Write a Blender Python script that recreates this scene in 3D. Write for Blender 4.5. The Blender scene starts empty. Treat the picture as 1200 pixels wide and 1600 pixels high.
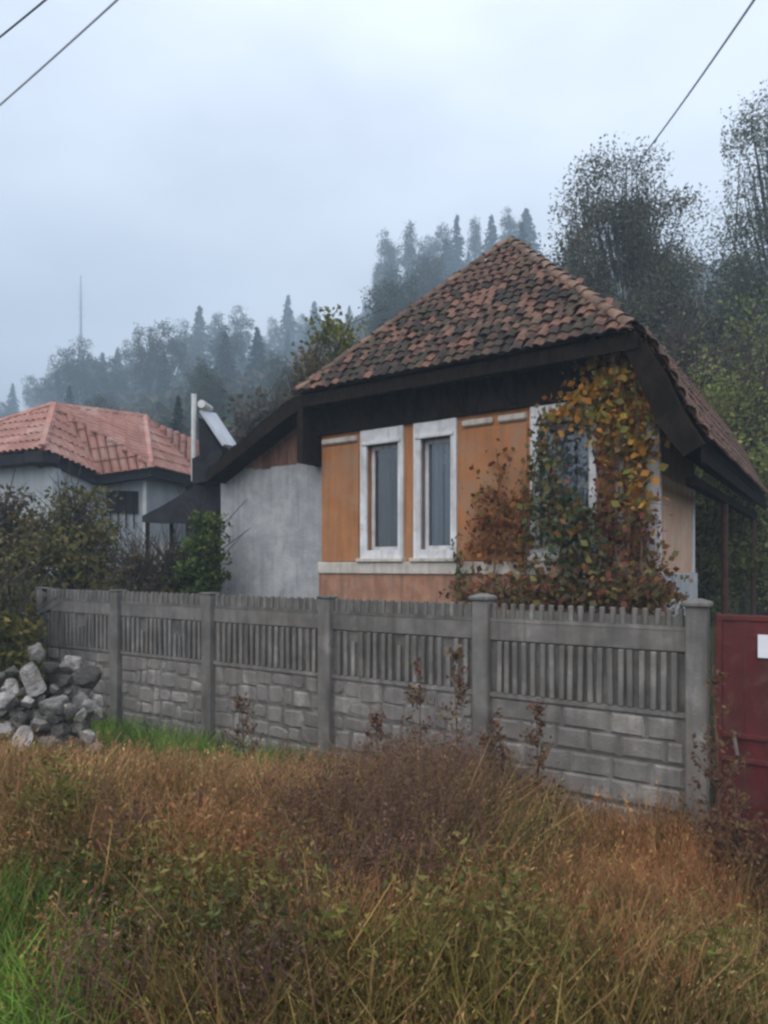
import bpy, bmesh, math, random
import numpy as np
from mathutils import Vector, Matrix
R = math.radians
rnd = random.Random(7)
rng = np.random.default_rng(11)
S = bpy.context.scene
C = S.collection

# ------------------------------------------------------------------ camera
E = 2.3                    # eye height above the ground at the fence
F = 1050.0                 # focal length in photo pixels (1200 x 1600)
HY = 885.0                 # photo row of the horizon
cam_d = bpy.data.cameras.new('camera'); cam = bpy.data.objects.new('camera', cam_d); C.objects.link(cam)
cam.location = (0, 0, E); cam.rotation_euler = (R(90), 0, 0)
cam_d.sensor_fit = 'AUTO'; cam_d.sensor_width = 36; cam_d.lens = F / 1600 * 36
cam_d.shift_y = (HY - 800) / 1600
cam_d.clip_end = 2000
S.camera = cam

# ------------------------------------------------------------------ light
S.view_settings.view_transform = 'Standard'; S.view_settings.look = 'None'
S.view_settings.gamma = 1; S.view_settings.use_curve_mapping = False
S.view_settings.exposure = 0.86
SUN_EL, SUN_AZ = R(48), R(215)
w = bpy.data.worlds.new('World'); S.world = w; w.use_nodes = True
nt = w.node_tree; nt.nodes.clear()
def N(tree, t, **k):
    n = tree.nodes.new(t)
    for a, b in k.items(): setattr(n, a, b)
    return n
def math_node(tree, op, a, b=None, clamp=False):
    n = N(tree, 'ShaderNodeMath', operation=op, use_clamp=clamp)
    for i, v in enumerate((a, b)):
        if v is None: continue
        if isinstance(v, (int, float)): n.inputs[i].default_value = v
        else: tree.links.new(v, n.inputs[i])
    return n.outputs[0]
sky = N(nt, 'ShaderNodeTexSky', sky_type='NISHITA', sun_disc=False, sun_elevation=SUN_EL, sun_rotation=SUN_AZ)
bg1 = N(nt, 'ShaderNodeBackground'); bg1.inputs[1].default_value = 0.05
nt.links.new(sky.outputs[0], bg1.inputs[0])
tc = N(nt, 'ShaderNodeTexCoord'); sep = N(nt, 'ShaderNodeSeparateXYZ'); nt.links.new(tc.outputs['Generated'], sep.inputs[0])
zc = math_node(nt, 'MAXIMUM', sep.outputs[2], 0.0)
lum = math_node(nt, 'MULTIPLY_ADD', zc, 0.72); lum.node.inputs[2].default_value = 0.50   # overcast sky, brighter overhead
side = math_node(nt, 'MULTIPLY_ADD', sep.outputs[0], 0.28); side.node.inputs[2].default_value = 1.0
nz = N(nt, 'ShaderNodeTexNoise'); nz.inputs['Scale'].default_value = 1.9; nz.inputs['Detail'].default_value = 5; nz.inputs['Roughness'].default_value = .5
mp = N(nt, 'ShaderNodeMapping'); mp.inputs['Scale'].default_value = (1, 1, 2.2)
nt.links.new(tc.outputs['Generated'], mp.inputs[0]); nt.links.new(mp.outputs[0], nz.inputs['Vector'])
cl = math_node(nt, 'MULTIPLY_ADD', nz.outputs[0], 1.1); cl.node.inputs[2].default_value = 0.45
lum = math_node(nt, 'MULTIPLY', math_node(nt, 'MULTIPLY', lum, side), cl)
bg2 = N(nt, 'ShaderNodeBackground'); bg2.inputs[0].default_value = (.835, .882, 1.0, 1)
nt.links.new(lum, bg2.inputs[1])
mx = N(nt, 'ShaderNodeMixShader'); mx.inputs[0].default_value = 0.9
nt.links.new(bg1.outputs[0], mx.inputs[1]); nt.links.new(bg2.outputs[0], mx.inputs[2])
wo = N(nt, 'ShaderNodeOutputWorld'); nt.links.new(mx.outputs[0], wo.inputs[0])
sd = bpy.data.lights.new('sun', 'SUN'); sd.energy = 1.3; sd.angle = R(70); sd.color = (1, .95, .88)
sun = bpy.data.objects.new('sun', sd); C.objects.link(sun)
sun.rotation_euler = (R(90) - SUN_EL, 0, R(180) - SUN_AZ)

S.render.engine = 'CYCLES'
S.cycles.max_bounces = 6; S.cycles.diffuse_bounces = 3; S.cycles.transmission_bounces = 4; S.cycles.volume_bounces = 1
S.cycles.use_denoising = True
S.cycles.filter_width = 2.6

# ------------------------------------------------------------------ materials
def set_bump(t, p, h, strength, dist=.02):
    b = N(t, 'ShaderNodeBump'); b.inputs['Strength'].default_value = strength; b.inputs['Distance'].default_value = dist
    t.links.new(h, b.inputs['Height']); t.links.new(b.outputs[0], p.inputs['Normal'])
def mat(name, c1, c2, scale=6, c3=None, rough=.85, bump=.3, fine=60, stretch=(1, 1, 1), spread=.18, rand=0.0, streak=None, spec=.25, dist=.02, blotch=None):
    """two or three real surface colours broken up by noise, optional vertical weather streaks and per-object variation"""
    m = bpy.data.materials.new(name); m.use_nodes = True; t = m.node_tree
    p = t.nodes['Principled BSDF']; p.inputs['Roughness'].default_value = rough; p.inputs['Specular IOR Level'].default_value = spec
    tcn = N(t, 'ShaderNodeTexCoord'); mpn = N(t, 'ShaderNodeMapping'); mpn.inputs['Scale'].default_value = stretch
    geo = N(t, 'ShaderNodeNewGeometry')
    t.links.new(geo.outputs['Position'], mpn.inputs[0])
    n1 = N(t, 'ShaderNodeTexNoise'); n1.inputs['Scale'].default_value = scale; n1.inputs['Detail'].default_value = 7; n1.inputs['Roughness'].default_value = .62
    t.links.new(mpn.outputs[0], n1.inputs['Vector'])
    fac = n1.outputs[0]
    if rand:
        oi = N(t, 'ShaderNodeObjectInfo')
        r_ = math_node(t, 'MULTIPLY_ADD', oi.outputs['Random'], rand); r_.node.inputs[2].default_value = -rand / 2
        fac = math_node(t, 'ADD', fac, r_)
    cr = N(t, 'ShaderNodeValToRGB'); e = cr.color_ramp.elements
    e[0].position = .5 - spread; e[0].color = (*c1, 1); e[1].position = .5 + spread; e[1].color = (*c2, 1)
    if c3: x = e.new(.5 + spread * 1.0 - .1); x.color = (*c3, 1)
    t.links.new(fac, cr.inputs[0]); col = cr.outputs[0]
    n2 = N(t, 'ShaderNodeTexNoise'); n2.inputs['Scale'].default_value = fine; n2.inputs['Detail'].default_value = 4
    t.links.new(mpn.outputs[0], n2.inputs['Vector'])
    if streak:
        ms = N(t, 'ShaderNodeMapping'); ms.inputs['Scale'].default_value = (9, 9, .9)
        t.links.new(geo.outputs['Position'], ms.inputs[0])
        n3 = N(t, 'ShaderNodeTexNoise'); n3.inputs['Scale'].default_value = 1.0; n3.inputs['Detail'].default_value = 6
        t.links.new(ms.outputs[0], n3.inputs['Vector'])
        c3r = N(t, 'ShaderNodeValToRGB'); c3r.color_ramp.elements[0].position = .46; c3r.color_ramp.elements[1].position = .72
        t.links.new(n3.outputs[0], c3r.inputs[0])
        k = math_node(t, 'MULTIPLY', c3r.outputs[0], streak[1])
        mixn = N(t, 'ShaderNodeMix', data_type='RGBA'); t.links.new(k, mixn.inputs[0]); t.links.new(col, mixn.inputs[6]); mixn.inputs[7].default_value = (*streak[0], 1)
        col = mixn.outputs[2]
    if blotch:
        bc, amt, bs = blotch
        nb_ = N(t, 'ShaderNodeTexNoise'); nb_.inputs['Scale'].default_value = bs; nb_.inputs['Detail'].default_value = 9; nb_.inputs['Roughness'].default_value = .7; nb_.inputs['Distortion'].default_value = .6
        t.links.new(geo.outputs['Position'], nb_.inputs['Vector'])
        rb = N(t, 'ShaderNodeValToRGB'); rb.color_ramp.elements[0].position = .50; rb.color_ramp.elements[1].position = .66; t.links.new(nb_.outputs[0], rb.inputs[0])
        mb_ = N(t, 'ShaderNodeMix', data_type='RGBA'); t.links.new(math_node(t, 'MULTIPLY', rb.outputs[0], amt), mb_.inputs[0]); t.links.new(col, mb_.inputs[6]); mb_.inputs[7].default_value = (*bc, 1)
        col = mb_.outputs[2]
    t.links.new(col, p.inputs['Base Color'])
    hgt = math_node(t, 'ADD', n1.outputs[0], math_node(t, 'MULTIPLY', n2.outputs[0], .6))
    if bump: set_bump(t, p, hgt, bump, dist)
    return m
def tint_mat(name, rough=.6, trans=.35):
    """leaf and blade colours come from a per-leaf colour attribute"""
    m = bpy.data.materials.new(name); m.use_nodes = True; t = m.node_tree
    p = t.nodes['Principled BSDF']; p.inputs['Roughness'].default_value = rough; p.inputs['Specular IOR Level'].default_value = .2
    a = N(t, 'ShaderNodeAttribute', attribute_name='tint'); t.links.new(a.outputs['Color'], p.inputs['Base Color'])
    tr = N(t, 'ShaderNodeBsdfTranslucent'); t.links.new(a.outputs['Color'], tr.inputs[0])
    mxn = N(t, 'ShaderNodeMixShader'); mxn.inputs[0].default_value = trans
    o = t.nodes['Material Output']
    t.links.new(p.outputs[0], mxn.inputs[1]); t.links.new(tr.outputs[0], mxn.inputs[2]); t.links.new(mxn.outputs[0], o.inputs[0])
    return m
M = dict(
    ground=mat('ground', (.030, .028, .014), (.075, .060, .035), 1.2, (.045, .05, .02), bump=.6, fine=25, dist=.05),
    gravel=mat('gravel', (.07, .065, .06), (.20, .19, .175), 9, bump=.8, fine=70, dist=.03),
    asphalt=mat('asphalt', (.04, .04, .042), (.075, .073, .07), 3, bump=.4, fine=220, dist=.006),
    orange=mat('orange_plaster', (.35, .140, .054), (.46, .205, .088), 2.4, (.40, .17, .068), bump=.5, fine=34, streak=((.18, .10, .06), .55), dist=.012, blotch=((.30, .19, .12), .8, 1.9)),
    plinth=mat('plinth_plaster', (.28, .13, .075), (.44, .24, .16), 5, bump=.6, fine=45, streak=((.11, .07, .05), .7), dist=.015, blotch=((.20, .15, .12), .6, 2.5)),
    pink=mat('side_plaster', (.42, .25, .16), (.55, .36, .25), 2.2, bump=.4, fine=40, streak=((.30, .2, .15), .5), dist=.01, blotch=((.48, .40, .34), .6, 2)),
    white=mat('white_plaster', (.46, .45, .44), (.62, .61, .61), 3, bump=.3, fine=50, streak=((.26, .23, .2), .6), dist=.008, blotch=((.34, .29, .25), .5, 3)),
    cream=mat('cream_plaster', (.40, .36, .31), (.60, .56, .50), 4, bump=.3, fine=50, streak=((.26, .22, .18), .55), dist=.008),
    paint=mat('window_paint', (.58, .585, .60), (.76, .76, .77), 5, rough=.55, bump=.25, fine=60, streak=((.30, .28, .26), .6), blotch=((.38, .34, .30), .5, 4)),
    grey=mat('grey_render', (.27, .28, .29), (.42, .43, .44), 3.5, (.35, .36, .37), bump=.8, fine=26, streak=((.20, .19, .18), .55), dist=.02, blotch=((.46, .455, .44), .6, 1.3)),
    concrete=mat('old_concrete', (.115, .108, .10), (.285, .268, .25), 3.2, (.195, .184, .172), bump=.6, fine=50, streak=((.075, .065, .055), .75), dist=.012, rand=.14, blotch=((.15, .125, .10), .65, 1.6)),
    concrete_dark=mat('dark_concrete', (.07, .066, .06), (.19, .18, .165), 4, bump=.6, fine=50, streak=((.045, .042, .034), .6), dist=.012, blotch=((.09, .085, .055), .6, 3)),  # darker concrete for caps, crown infill and the slab behind the slats
    relief=mat('stone_relief', (.135, .122, .112), (.32, .295, .27), 2.6, (.22, .203, .188), bump=.8, fine=40, rand=.22, streak=((.09, .08, .07), .6), dist=.015, blotch=((.17, .14, .115), .6, 1.4)),
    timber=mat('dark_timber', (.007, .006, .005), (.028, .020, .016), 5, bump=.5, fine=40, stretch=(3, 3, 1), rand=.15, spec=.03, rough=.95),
    plank=mat('brown_plank', (.10, .045, .030), (.24, .13, .095), 4, bump=.5, fine=40, stretch=(6, 6, .7), rand=.35),
    tile=mat('roof_tile', (.026, .021, .018), (.185, .092, .064), 9.0, (.10, .055, .040), bump=.8, fine=50, rand=.6, spread=.20, dist=.014, blotch=((.065, .062, .035), .7, 2.2)),
    cap=mat('ridge_tile', (.09, .06, .045), (.25, .15, .10), 5, bump=.5, fine=55, rand=.3, dist=.012),
    deck=mat('roof_deck', (.012, .010, .009), (.03, .022, .018), 6, bump=.3),
    redroof=mat('red_roof', (.30, .145, .115), (.52, .32, .265), 1.6, (.42, .21, .165), bump=.4, fine=30, rand=.25, streak=((.24, .13, .10), .5), blotch=((.50, .36, .31), .6, 1.1)),
    nwall=mat('pale_wall', (.30, .33, .35), (.46, .49, .51), .9, bump=.25, fine=20, streak=((.2, .2, .2), .4)),
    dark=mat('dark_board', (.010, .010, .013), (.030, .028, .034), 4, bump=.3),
    redpaint=mat('red_gate_paint', (.065, .009, .010), (.125, .019, .019), 2.5, (.095, .013, .014), rough=.62, bump=.3, fine=60, streak=((.055, .02, .016), .7), spec=.3, blotch=((.13, .06, .04), .6, 3.5)),
    rust=mat('rusty_brown', (.035, .016, .012), (.085, .04, .03), 8, bump=.4),
    metal=mat('pale_metal', (.52, .55, .60), (.70, .73, .78), 3, rough=.4, bump=.05),
    whitepole=mat('white_pole', (.50, .50, .48), (.66, .66, .64), 6, rough=.5, bump=.1),
    cable=mat('cable', (.03, .03, .035), (.06, .06, .065), 6, bump=0),
    greycable=mat('grey_cable', (.22, .24, .27), (.30, .32, .35), 6, bump=0),
    palecable=mat('pale_cable', (.50, .54, .60), (.58, .62, .68), 6, bump=0),
    stone=mat('rubble_stone', (.07, .065, .06), (.40, .37, .345), 5, (.23, .212, .198), bump=1.0, fine=18, rand=.45, dist=.06, blotch=((.07, .07, .045), .6, 4)),
    bark=mat('bark', (.03, .024, .018), (.085, .07, .055), 7, bump=.8, fine=40, stretch=(3, 3, .6)),
    stem=mat('dry_stem', (.07, .045, .028), (.17, .12, .08), 9, bump=.3),
    paper=mat('paper', (.66, .67, .72), (.76, .77, .80), 9, bump=.05),
    curtain_warm=mat('curtain_warm', (.10, .075, .07), (.17, .13, .12), 6, stretch=(8, 8, .3), bump=.3),
    curtain=mat('curtain_pale', (.30, .34, .42), (.55, .59, .68), 5, stretch=(9, 9, .3), bump=.3),
    curtain_dark=mat('curtain_dark', (.022, .032, .04), (.05, .068, .08), 5, stretch=(8, 8, .3), bump=.3),
    leaf=tint_mat('leaf'), blade=tint_mat('grass_blade', .7, .3),
)
def glass_mat():
    m = bpy.data.materials.new('window_glass'); m.use_nodes = True; t = m.node_tree
    g = N(t, 'ShaderNodeBsdfGlossy'); g.inputs['Roughness'].default_value = .03
    tr = N(t, 'ShaderNodeBsdfTransparent'); tr.inputs[0].default_value = (.80, .84, .86, 1)
    fr = N(t, 'ShaderNodeFresnel'); fr.inputs[0].default_value = 1.5
    k = math_node(t, 'MULTIPLY_ADD', fr.outputs[0], 1.4, True); k.node.inputs[2].default_value = .04
    mxn = N(t, 'ShaderNodeMixShader'); t.links.new(k, mxn.inputs[0]); t.links.new(tr.outputs[0], mxn.inputs[1]); t.links.new(g.outputs[0], mxn.inputs[2])
    t.links.new(mxn.outputs[0], t.nodes['Material Output'].inputs[0]); return m
M['glass'] = glass_mat()

# ------------------------------------------------------------------ mesh helpers
class MB:
    def __init__(s): s.v = []; s.f = []
    def add(s, vs, fs):
        o = len(s.v); s.v += [tuple(p) for p in vs]; s.f += [tuple(i + o for i in f) for f in fs]; return s
    def box(s, a, b, rot=None, piv=None):
        (x0, y0, z0), (x1, y1, z1) = a, b
        vs = [Vector(p) for p in ((x0, y0, z0), (x1, y0, z0), (x1, y1, z0), (x0, y1, z0), (x0, y0, z1), (x1, y0, z1), (x1, y1, z1), (x0, y1, z1))]
        if rot is not None:
            pv = Vector(piv) if piv else sum(vs, Vector()) / 8
            vs = [pv + rot @ (p - pv) for p in vs]
        return s.add(vs, [(0, 3, 2, 1), (4, 5, 6, 7), (0, 1, 5, 4), (1, 2, 6, 5), (2, 3, 7, 6), (3, 0, 4, 7)])
    def hexa(s, lo, hi):
        """two loops of the same count joined by sides"""
        n = len(lo)
        return s.add(list(lo) + list(hi), [tuple(reversed(range(n))), tuple(range(n, 2 * n))] + [(i, (i + 1) % n, n + (i + 1) % n, n + i) for i in range(n)])
    def tube(s, path, rad, n=6):
        path = [Vector(p) for p in path]
        if not hasattr(rad, '__len__'): rad = [rad] * len(path)
        vs = []; fs = []
        for i, p in enumerate(path):
            d = (path[min(i + 1, len(path) - 1)] - path[max(i - 1, 0)]).normalized()
            a = d.cross(Vector((0, 0, 1)) if abs(d.z) < .9 else Vector((1, 0, 0))).normalized(); b = d.cross(a)
            for k in range(n):
                t = 2 * math.pi * k / n; vs.append(p + (a * math.cos(t) + b * math.sin(t)) * rad[i])
        for i in range(len(path) - 1):
            for k in range(n): fs.append((i * n + k, i * n + (k + 1) % n, (i + 1) * n + (k + 1) % n, (i + 1) * n + k))
        fs += [tuple(reversed(range(n))), tuple(range((len(path) - 1) * n, len(path) * n))]
        return s.add(vs, fs)
    def mesh(s, name, m, bevel=0, smooth=False):
        me = bpy.data.meshes.new(name); me.from_pydata(s.v, [], s.f); me.materials.append(m)
        bm = bmesh.new(); bm.from_mesh(me); bmesh.ops.recalc_face_normals(bm, faces=bm.faces)
        if bevel: bmesh.ops.bevel(bm, geom=bm.edges[:], offset=bevel, segments=1, affect='EDGES', profile=.7)
        if smooth:
            for f in bm.faces: f.smooth = True
        bm.to_mesh(me); bm.free(); return me
    def obj(s, name, m, parent=None, bevel=0, smooth=False): return link(name, s.mesh(name, m, bevel, smooth), parent)
def link(name, data, parent=None):
    o = bpy.data.objects.new(name, data); C.objects.link(o)
    if parent: o.parent = parent
    return o
def tag(o, label=None, cat=None, group=None, kind=None):
    if label: o['label'] = label
    if cat: o['category'] = cat
    if group: o['group'] = group
    if kind: o['kind'] = kind
    return o
def thing(name, label, cat, loc=(0, 0, 0), rz=0, group=None):
    o = link(name, None); o.location = loc; o.rotation_euler = (0, 0, rz); return tag(o, label, cat, group)
def quads_mesh(name, v, q, m, col=None):
    me = bpy.data.meshes.new(name); v = np.asarray(v, np.float32).reshape(-1, 3); q = np.asarray(q, np.int32).reshape(-1, 4)
    me.vertices.add(len(v)); me.vertices.foreach_set('co', v.ravel())
    me.loops.add(q.size); me.loops.foreach_set('vertex_index', q.ravel())
    me.polygons.add(len(q)); me.polygons.foreach_set('loop_start', np.arange(0, q.size, 4, dtype=np.int32))
    me.update(calc_edges=True)
    if col is not None:
        a = me.attributes.new('tint', 'FLOAT_COLOR', 'FACE')
        a.data.foreach_set('color', np.c_[col, np.ones(len(col))].astype(np.float32).ravel())
    me.materials.append(m); me.validate(); return me
def palette(cols, n, weights=None, jit=.25):
    cols = np.array(cols); i = rng.choice(len(cols), n, p=None if weights is None else np.array(weights) / sum(weights))
    return np.clip(cols[i] * (1 + rng.uniform(-jit, jit, (n, 1))) * (1 + rng.uniform(-.08, .08, (n, 3))), 0.004, .9)
def unit(a): return a / np.maximum(np.linalg.norm(a, axis=1, keepdims=True), 1e-9)
def leaf_quads(c, size, dirs=None, aspect=.55, flat=0.0):
    """one diamond per centre; returns verts, quads"""
    n = len(c); size = np.broadcast_to(np.asarray(size), (n,))[:, None]
    d = unit(rng.normal(size=(n, 3))) if dirs is None else unit(dirs + rng.normal(size=(n, 3)) * .35)
    b = unit(np.cross(d, rng.normal(size=(n, 3)) + np.array([0, 0, 1.5 * flat])))
    u = np.cross(d, b) * size * .12
    v = np.stack([c - d * size * .5, c + b * size * .5 * aspect + u, c + d * size * .5, c - b * size * .5 * aspect + u], 1)
    return v.reshape(-1, 3), np.arange(4 * n).reshape(-1, 4)
def clumps_cloud(centres, radius, per, squash=.8):
    c = np.repeat(np.asarray(centres), per, axis=0); nrm_ = np.clip(rng.normal(size=c.shape), -1.5, 1.5); r = np.repeat(np.broadcast_to(np.asarray(radius), (len(centres),)), per)[:, None]
    return c + nrm_ * r * .48 * np.array([1, 1, squash])

# pixel (photo px, 1200x1600) and depth -> the point it stands for when surveying the photograph
def P(px, py, d):
    d = d * .84
    return Vector(((px - 600) / F * d, d, E + (HY - py) / F * d))

# ------------------------------------------------------------------ terrain
FD = np.array([-.836, .549]); FN = np.array([-.549, -.836]); F0 = np.array([2.684, 5.75])   # fence line: along, towards the road, first post
def sm(a, b, x):
    t = np.clip((np.asarray(x, float) - a) / (b - a), 0, 1); return t * t * (3 - 2 * t)
def st(x, y):
    x = np.asarray(x, float); y = np.asarray(y, float)
    dx, dy = x - F0[0], y - F0[1]
    return dx * FD[0] + dy * FD[1], dx * FN[0] + dy * FN[1]
def gz(x, y):
    x = np.asarray(x, float); y = np.asarray(y, float); s, t = st(x, y)
    zb = -.2 - .014 * np.clip(s, -3, 14)
    front = sm(1.3, 5.1, t) * (.7 - zb)
    back = sm(0.12, 2.6, -t) * (1.0 - zb)
    z = zb + front + back
    az = np.clip(x / np.maximum(np.abs(y), 1), -.9, .9)
    slope = np.interp(az, [-.71, -.57, -.12, .12, .6, .95], [.20, .225, .345, .476, .476, .45])
    run = np.maximum(y - 19.3, 0)
    z = z + slope * np.where(run < 270, run * np.minimum(1, run / 12 * .5 + .5), 270 + (run - 270) * .2)
    z = z + (np.sin(x * 1.7 + y * .6) * .03 + np.sin(x * .5 - y * 1.3) * .035) * sm(.4, 1.5, t) * (1 - sm(4.6, 5.2, t))
    return z
def GZ(x, y): return float(gz(x, y))
def FP(s, t, z=None):
    p = F0 + FD * s + FN * t
    return Vector((p[0], p[1], GZ(p[0], p[1]) if z is None else z))
def grid_xy(fine0, fine1, step, lo, hi):
    a = np.arange(fine0, fine1 + 1e-6, step); l = []; x = fine0; d = step
    while x > lo: d *= 1.25; x -= d; l.append(max(x, lo))
    r = []; x = fine1; d = step
    while x < hi: d *= 1.25; x += d; r.append(min(x, hi))
    return np.array(l[::-1] + list(a) + r)
X = grid_xy(-13, 9, .3, -255, 255); Y = grid_xy(-2, 30, .3, -55, 395)
gx, gy = np.meshgrid(X, Y); zz = gz(gx, gy)
idx = np.arange(gx.size).reshape(gx.shape)
q = np.stack([idx[:-1, :-1], idx[:-1, 1:], idx[1:, 1:], idx[1:, :-1]], -1).reshape(-1, 4)
me = quads_mesh('ground', np.stack([gx, gy, zz], -1).reshape(-1, 3), q, M['ground'])
me.polygons.foreach_set('use_smooth', np.ones(len(me.polygons), bool))
tag(link('ground', me), kind='structure')
def strip(name, s0, s1, t0, t1, m, ns, ntt, lift=.006, edge=0):
    ss = np.linspace(s0, s1, ns); tt = np.linspace(t0, t1, ntt); v = []
    for i, a in enumerate(ss):
        for b in tt:
            p = FP(a + (edge * math.sin(b * 3.1 + i) if i in (0, ns - 1) else 0), b); p.z += lift; v.append(p)
    q = [(i * ntt + j, i * ntt + j + 1, (i + 1) * ntt + j + 1, (i + 1) * ntt + j) for i in range(ns - 1) for j in range(ntt - 1)]
    tag(link(name, quads_mesh(name, v, q, m)), kind='structure')
strip('road', -40, 40, 5.5, 10.5, M['asphalt'], 160, 8, lift=.02)
strip('path', -3.6, -1.15, .15, 5.45, M['gravel'], 10, 30, lift=.02, edge=.08)

# ------------------------------------------------------------------ the house
HL = Vector((-1.071, 11.564)); HU = Vector((.827, -.562)).normalized(); HV = Vector((-HU.y, HU.x))
HZ = .95
house = thing('village_house', 'small orange plastered house under a steep mossy tiled roof behind the concrete fence', 'house', (HL.x, HL.y, HZ), math.atan2(HU.y, HU.x))
EZ = E - HZ                                   # eye height in the house's own frame
def hp(px, py, v):
    """(u, z) in the house frame of a surveyed photo point lying in the plane at depth v behind the facade"""
    k = (px - 600) / F; d = (HL.x * HV.x + HL.y * HV.y + v) / (k * HV.x + HV.y)
    u = (k * d - HL.x) * HU.x + (d - HL.y) * HU.y
    return u, EZ + (HY - py) / F * d
def ray_v(px, u):
    k = (px - 600) / F          # depth behind the facade at which a column of the photo crosses the plane u
    return (k * (HL.y + u * HU.y) - HL.x - u * HU.x) / (HV.x - k * HV.y)
W_ = 5.47
def hbox(name, m, u0, u1, v0, v1, z0, z1, parent=None, bevel=0.0):
    return MB().box((u0, v0, z0), (u1, v1, z1)).obj(name, m, parent or house, bevel)
ZB0, ZB1 = EZ - .10, EZ + .07                 # cream sill band
ZW = EZ + 2.24                                # top of the plastered wall
wins = [tuple(hp(q_, 800, 0)[0] for q_ in w_) for w_ in ((565, 632), (648, 715), (830, 934))]
print('wins', wins)
# facade wall in pieces so that each window is a real hole
op_z0, op_z1 = EZ + .26, EZ + 1.97
fw = MB(); edges = [0.0]
ops = [(a + .13, b - .10) for a, b in wins]
for a, b in ops: edges += [a, b]
edges.append(W_)
for i in range(0, len(edges), 2): fw.box((edges[i], 0, ZB0 - .3), (edges[i + 1], .32, ZW))
for a, b in ops:
    fw.box((a, 0, ZB0 - .3), (b, .32, op_z0)); fw.box((a, 0, op_z1), (b, .32, ZW))
wall = fw.obj('wall', M['orange'], house)
hbox('plinth', M['plinth'], -.02, W_ + .02, -.05, .3, -.9, ZB0 - .02)
hbox('sill_band', M['cream'], -.03, W_ + .03, -.085, .2, ZB0 - .02, ZB1, bevel=.012)
# broken cornice mouldings under the timber frieze
for a, b in ((.03, .78), (2.72, 3.22), (3.30, 3.74), (4.76, 5.40)):
    hbox('cornice_moulding', M['cream'], a, b, -.06, .02, ZW - .17, ZW - .075, bevel=.02)
hbox('corner_pilaster', M['white'], W_ - .13, W_ + .035, -.035, .11, ZB1, ZW - .1, bevel=.01)
hbox('corner_pilaster', M['white'], hp(962, 800, 0)[0], hp(975, 800, 0)[0], -.03, .05, ZB1, ZW - .1, bevel=.01)
# plaster panels between the windows, framed by a slight ridge
for a, b in ((.06, .80), (2.70, 3.74)):
    hbox('plaster_panel', M['orange'], a, b, -.022, .01, ZB1 + .01, ZW - .22, bevel=.008)
SV = ray_v(1080, W_); print('side', SV)
# side wall, porch recess and back of the house
hbox('side_wall', M['pink'], W_ - .3, W_, .32, SV, -.9, ZW + .2)
hbox('side_pilaster', M['white'], W_ - .3, W_ + .03, SV, SV + .16, EZ - .1, ZW + .2, bevel=.01)
hbox('side_plinth', M['grey'], W_ - .32, W_ + .06, .30, SV + .2, -.9, EZ - .1, bevel=.01)
hbox('recess_wall', M['orange'], 3.4, W_ - .3, SV, SV + .2, -.9, ZW)
hbox('back_wall', M['orange'], 3.2, 3.4, SV, 4.3, -.9, ZW); hbox('back_wall', M['orange'], 0, 3.2, 4.1, 4.3, -.9, ZW)
hbox('back_wall', M['orange'], 0, .2, .6, 4.1, -.9, ZW)
hbox('room_floor', M['timber'], .2, 3.2, .34, 4.1, -.1, .0); hbox('room_ceiling', M['white'], .2, 5.1, .34, SV - .02, ZW - .1, ZW - .02)
for k, (a, b) in enumerate(wins):
    oa, ob = ops[k]
    zb, zt = EZ - .03, EZ + 2.23
    wn = MB()
    wn.box((a, -.05, zb), (oa, .10, zt - .0)).box((ob, -.05, zb), (b, .10, zt)).box((oa, -.047, op_z1), (ob, .10, zt - .003)).box((oa, -.047, zb + .003), (ob, .10, op_z0))
    win = wn.obj('window', M['paint'], house, .006)
    fr = MB()
    for (x0, x1, z0, z1) in ((oa, oa + .055, op_z0, op_z1), (ob - .055, ob, op_z0, op_z1), (oa + .055, ob - .055, op_z0, op_z0 + .06), (oa + .055, ob - .055, op_z1 - .06, op_z1)):
        fr.box((x0, .105, z0), (x1, .16, z1))
    fr.obj('frame', M['paint'], win)
    hbox('sill', M['cream'], a - .03, b + .03, -.13, .0, zb + .1, zb + .16, win, .01)
    hbox('lintel', M['paint'], a + .04, b - .04, -.075, .0, zt - .26, zt - .20, win, .01)
    hbox('pane', M['glass'], oa + .056, ob - .056, .128, .134, op_z0 + .061, op_z1 - .061, win)
    # curtains inside, gathered into folds
    def curtain(x0, x1, z0, z1, m):
        n = 22; v = []
        for j in range(2):
            for i in range(n + 1):
                x = x0 + (x1 - x0) * i / n; v.append((x, .24 + .022 * math.sin(i * 1.9 + j * .4) + .01 * math.sin(i * .7), (z0, z1)[j]))
        MB().add(v, [(i, i + 1, n + 2 + i, n + 1 + i) for i in range(n)]).obj('curtain', m, win)
    mid = (oa + ob) / 2
    if k == 0:
        curtain(oa - .04, mid - .02, op_z0 - .05, op_z1 - .2, M['curtain_warm']); curtain(mid + .04, ob + .05, op_z0 - .05, op_z1 + .05, M['curtain_dark'])
    else:
        curtain(oa - .04, ob - .28, op_z0 - .05, op_z1 + .05, M['curtain']); curtain(ob - .25, ob + .05, op_z0 - .05, op_z1 + .05, M['curtain'])
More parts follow.
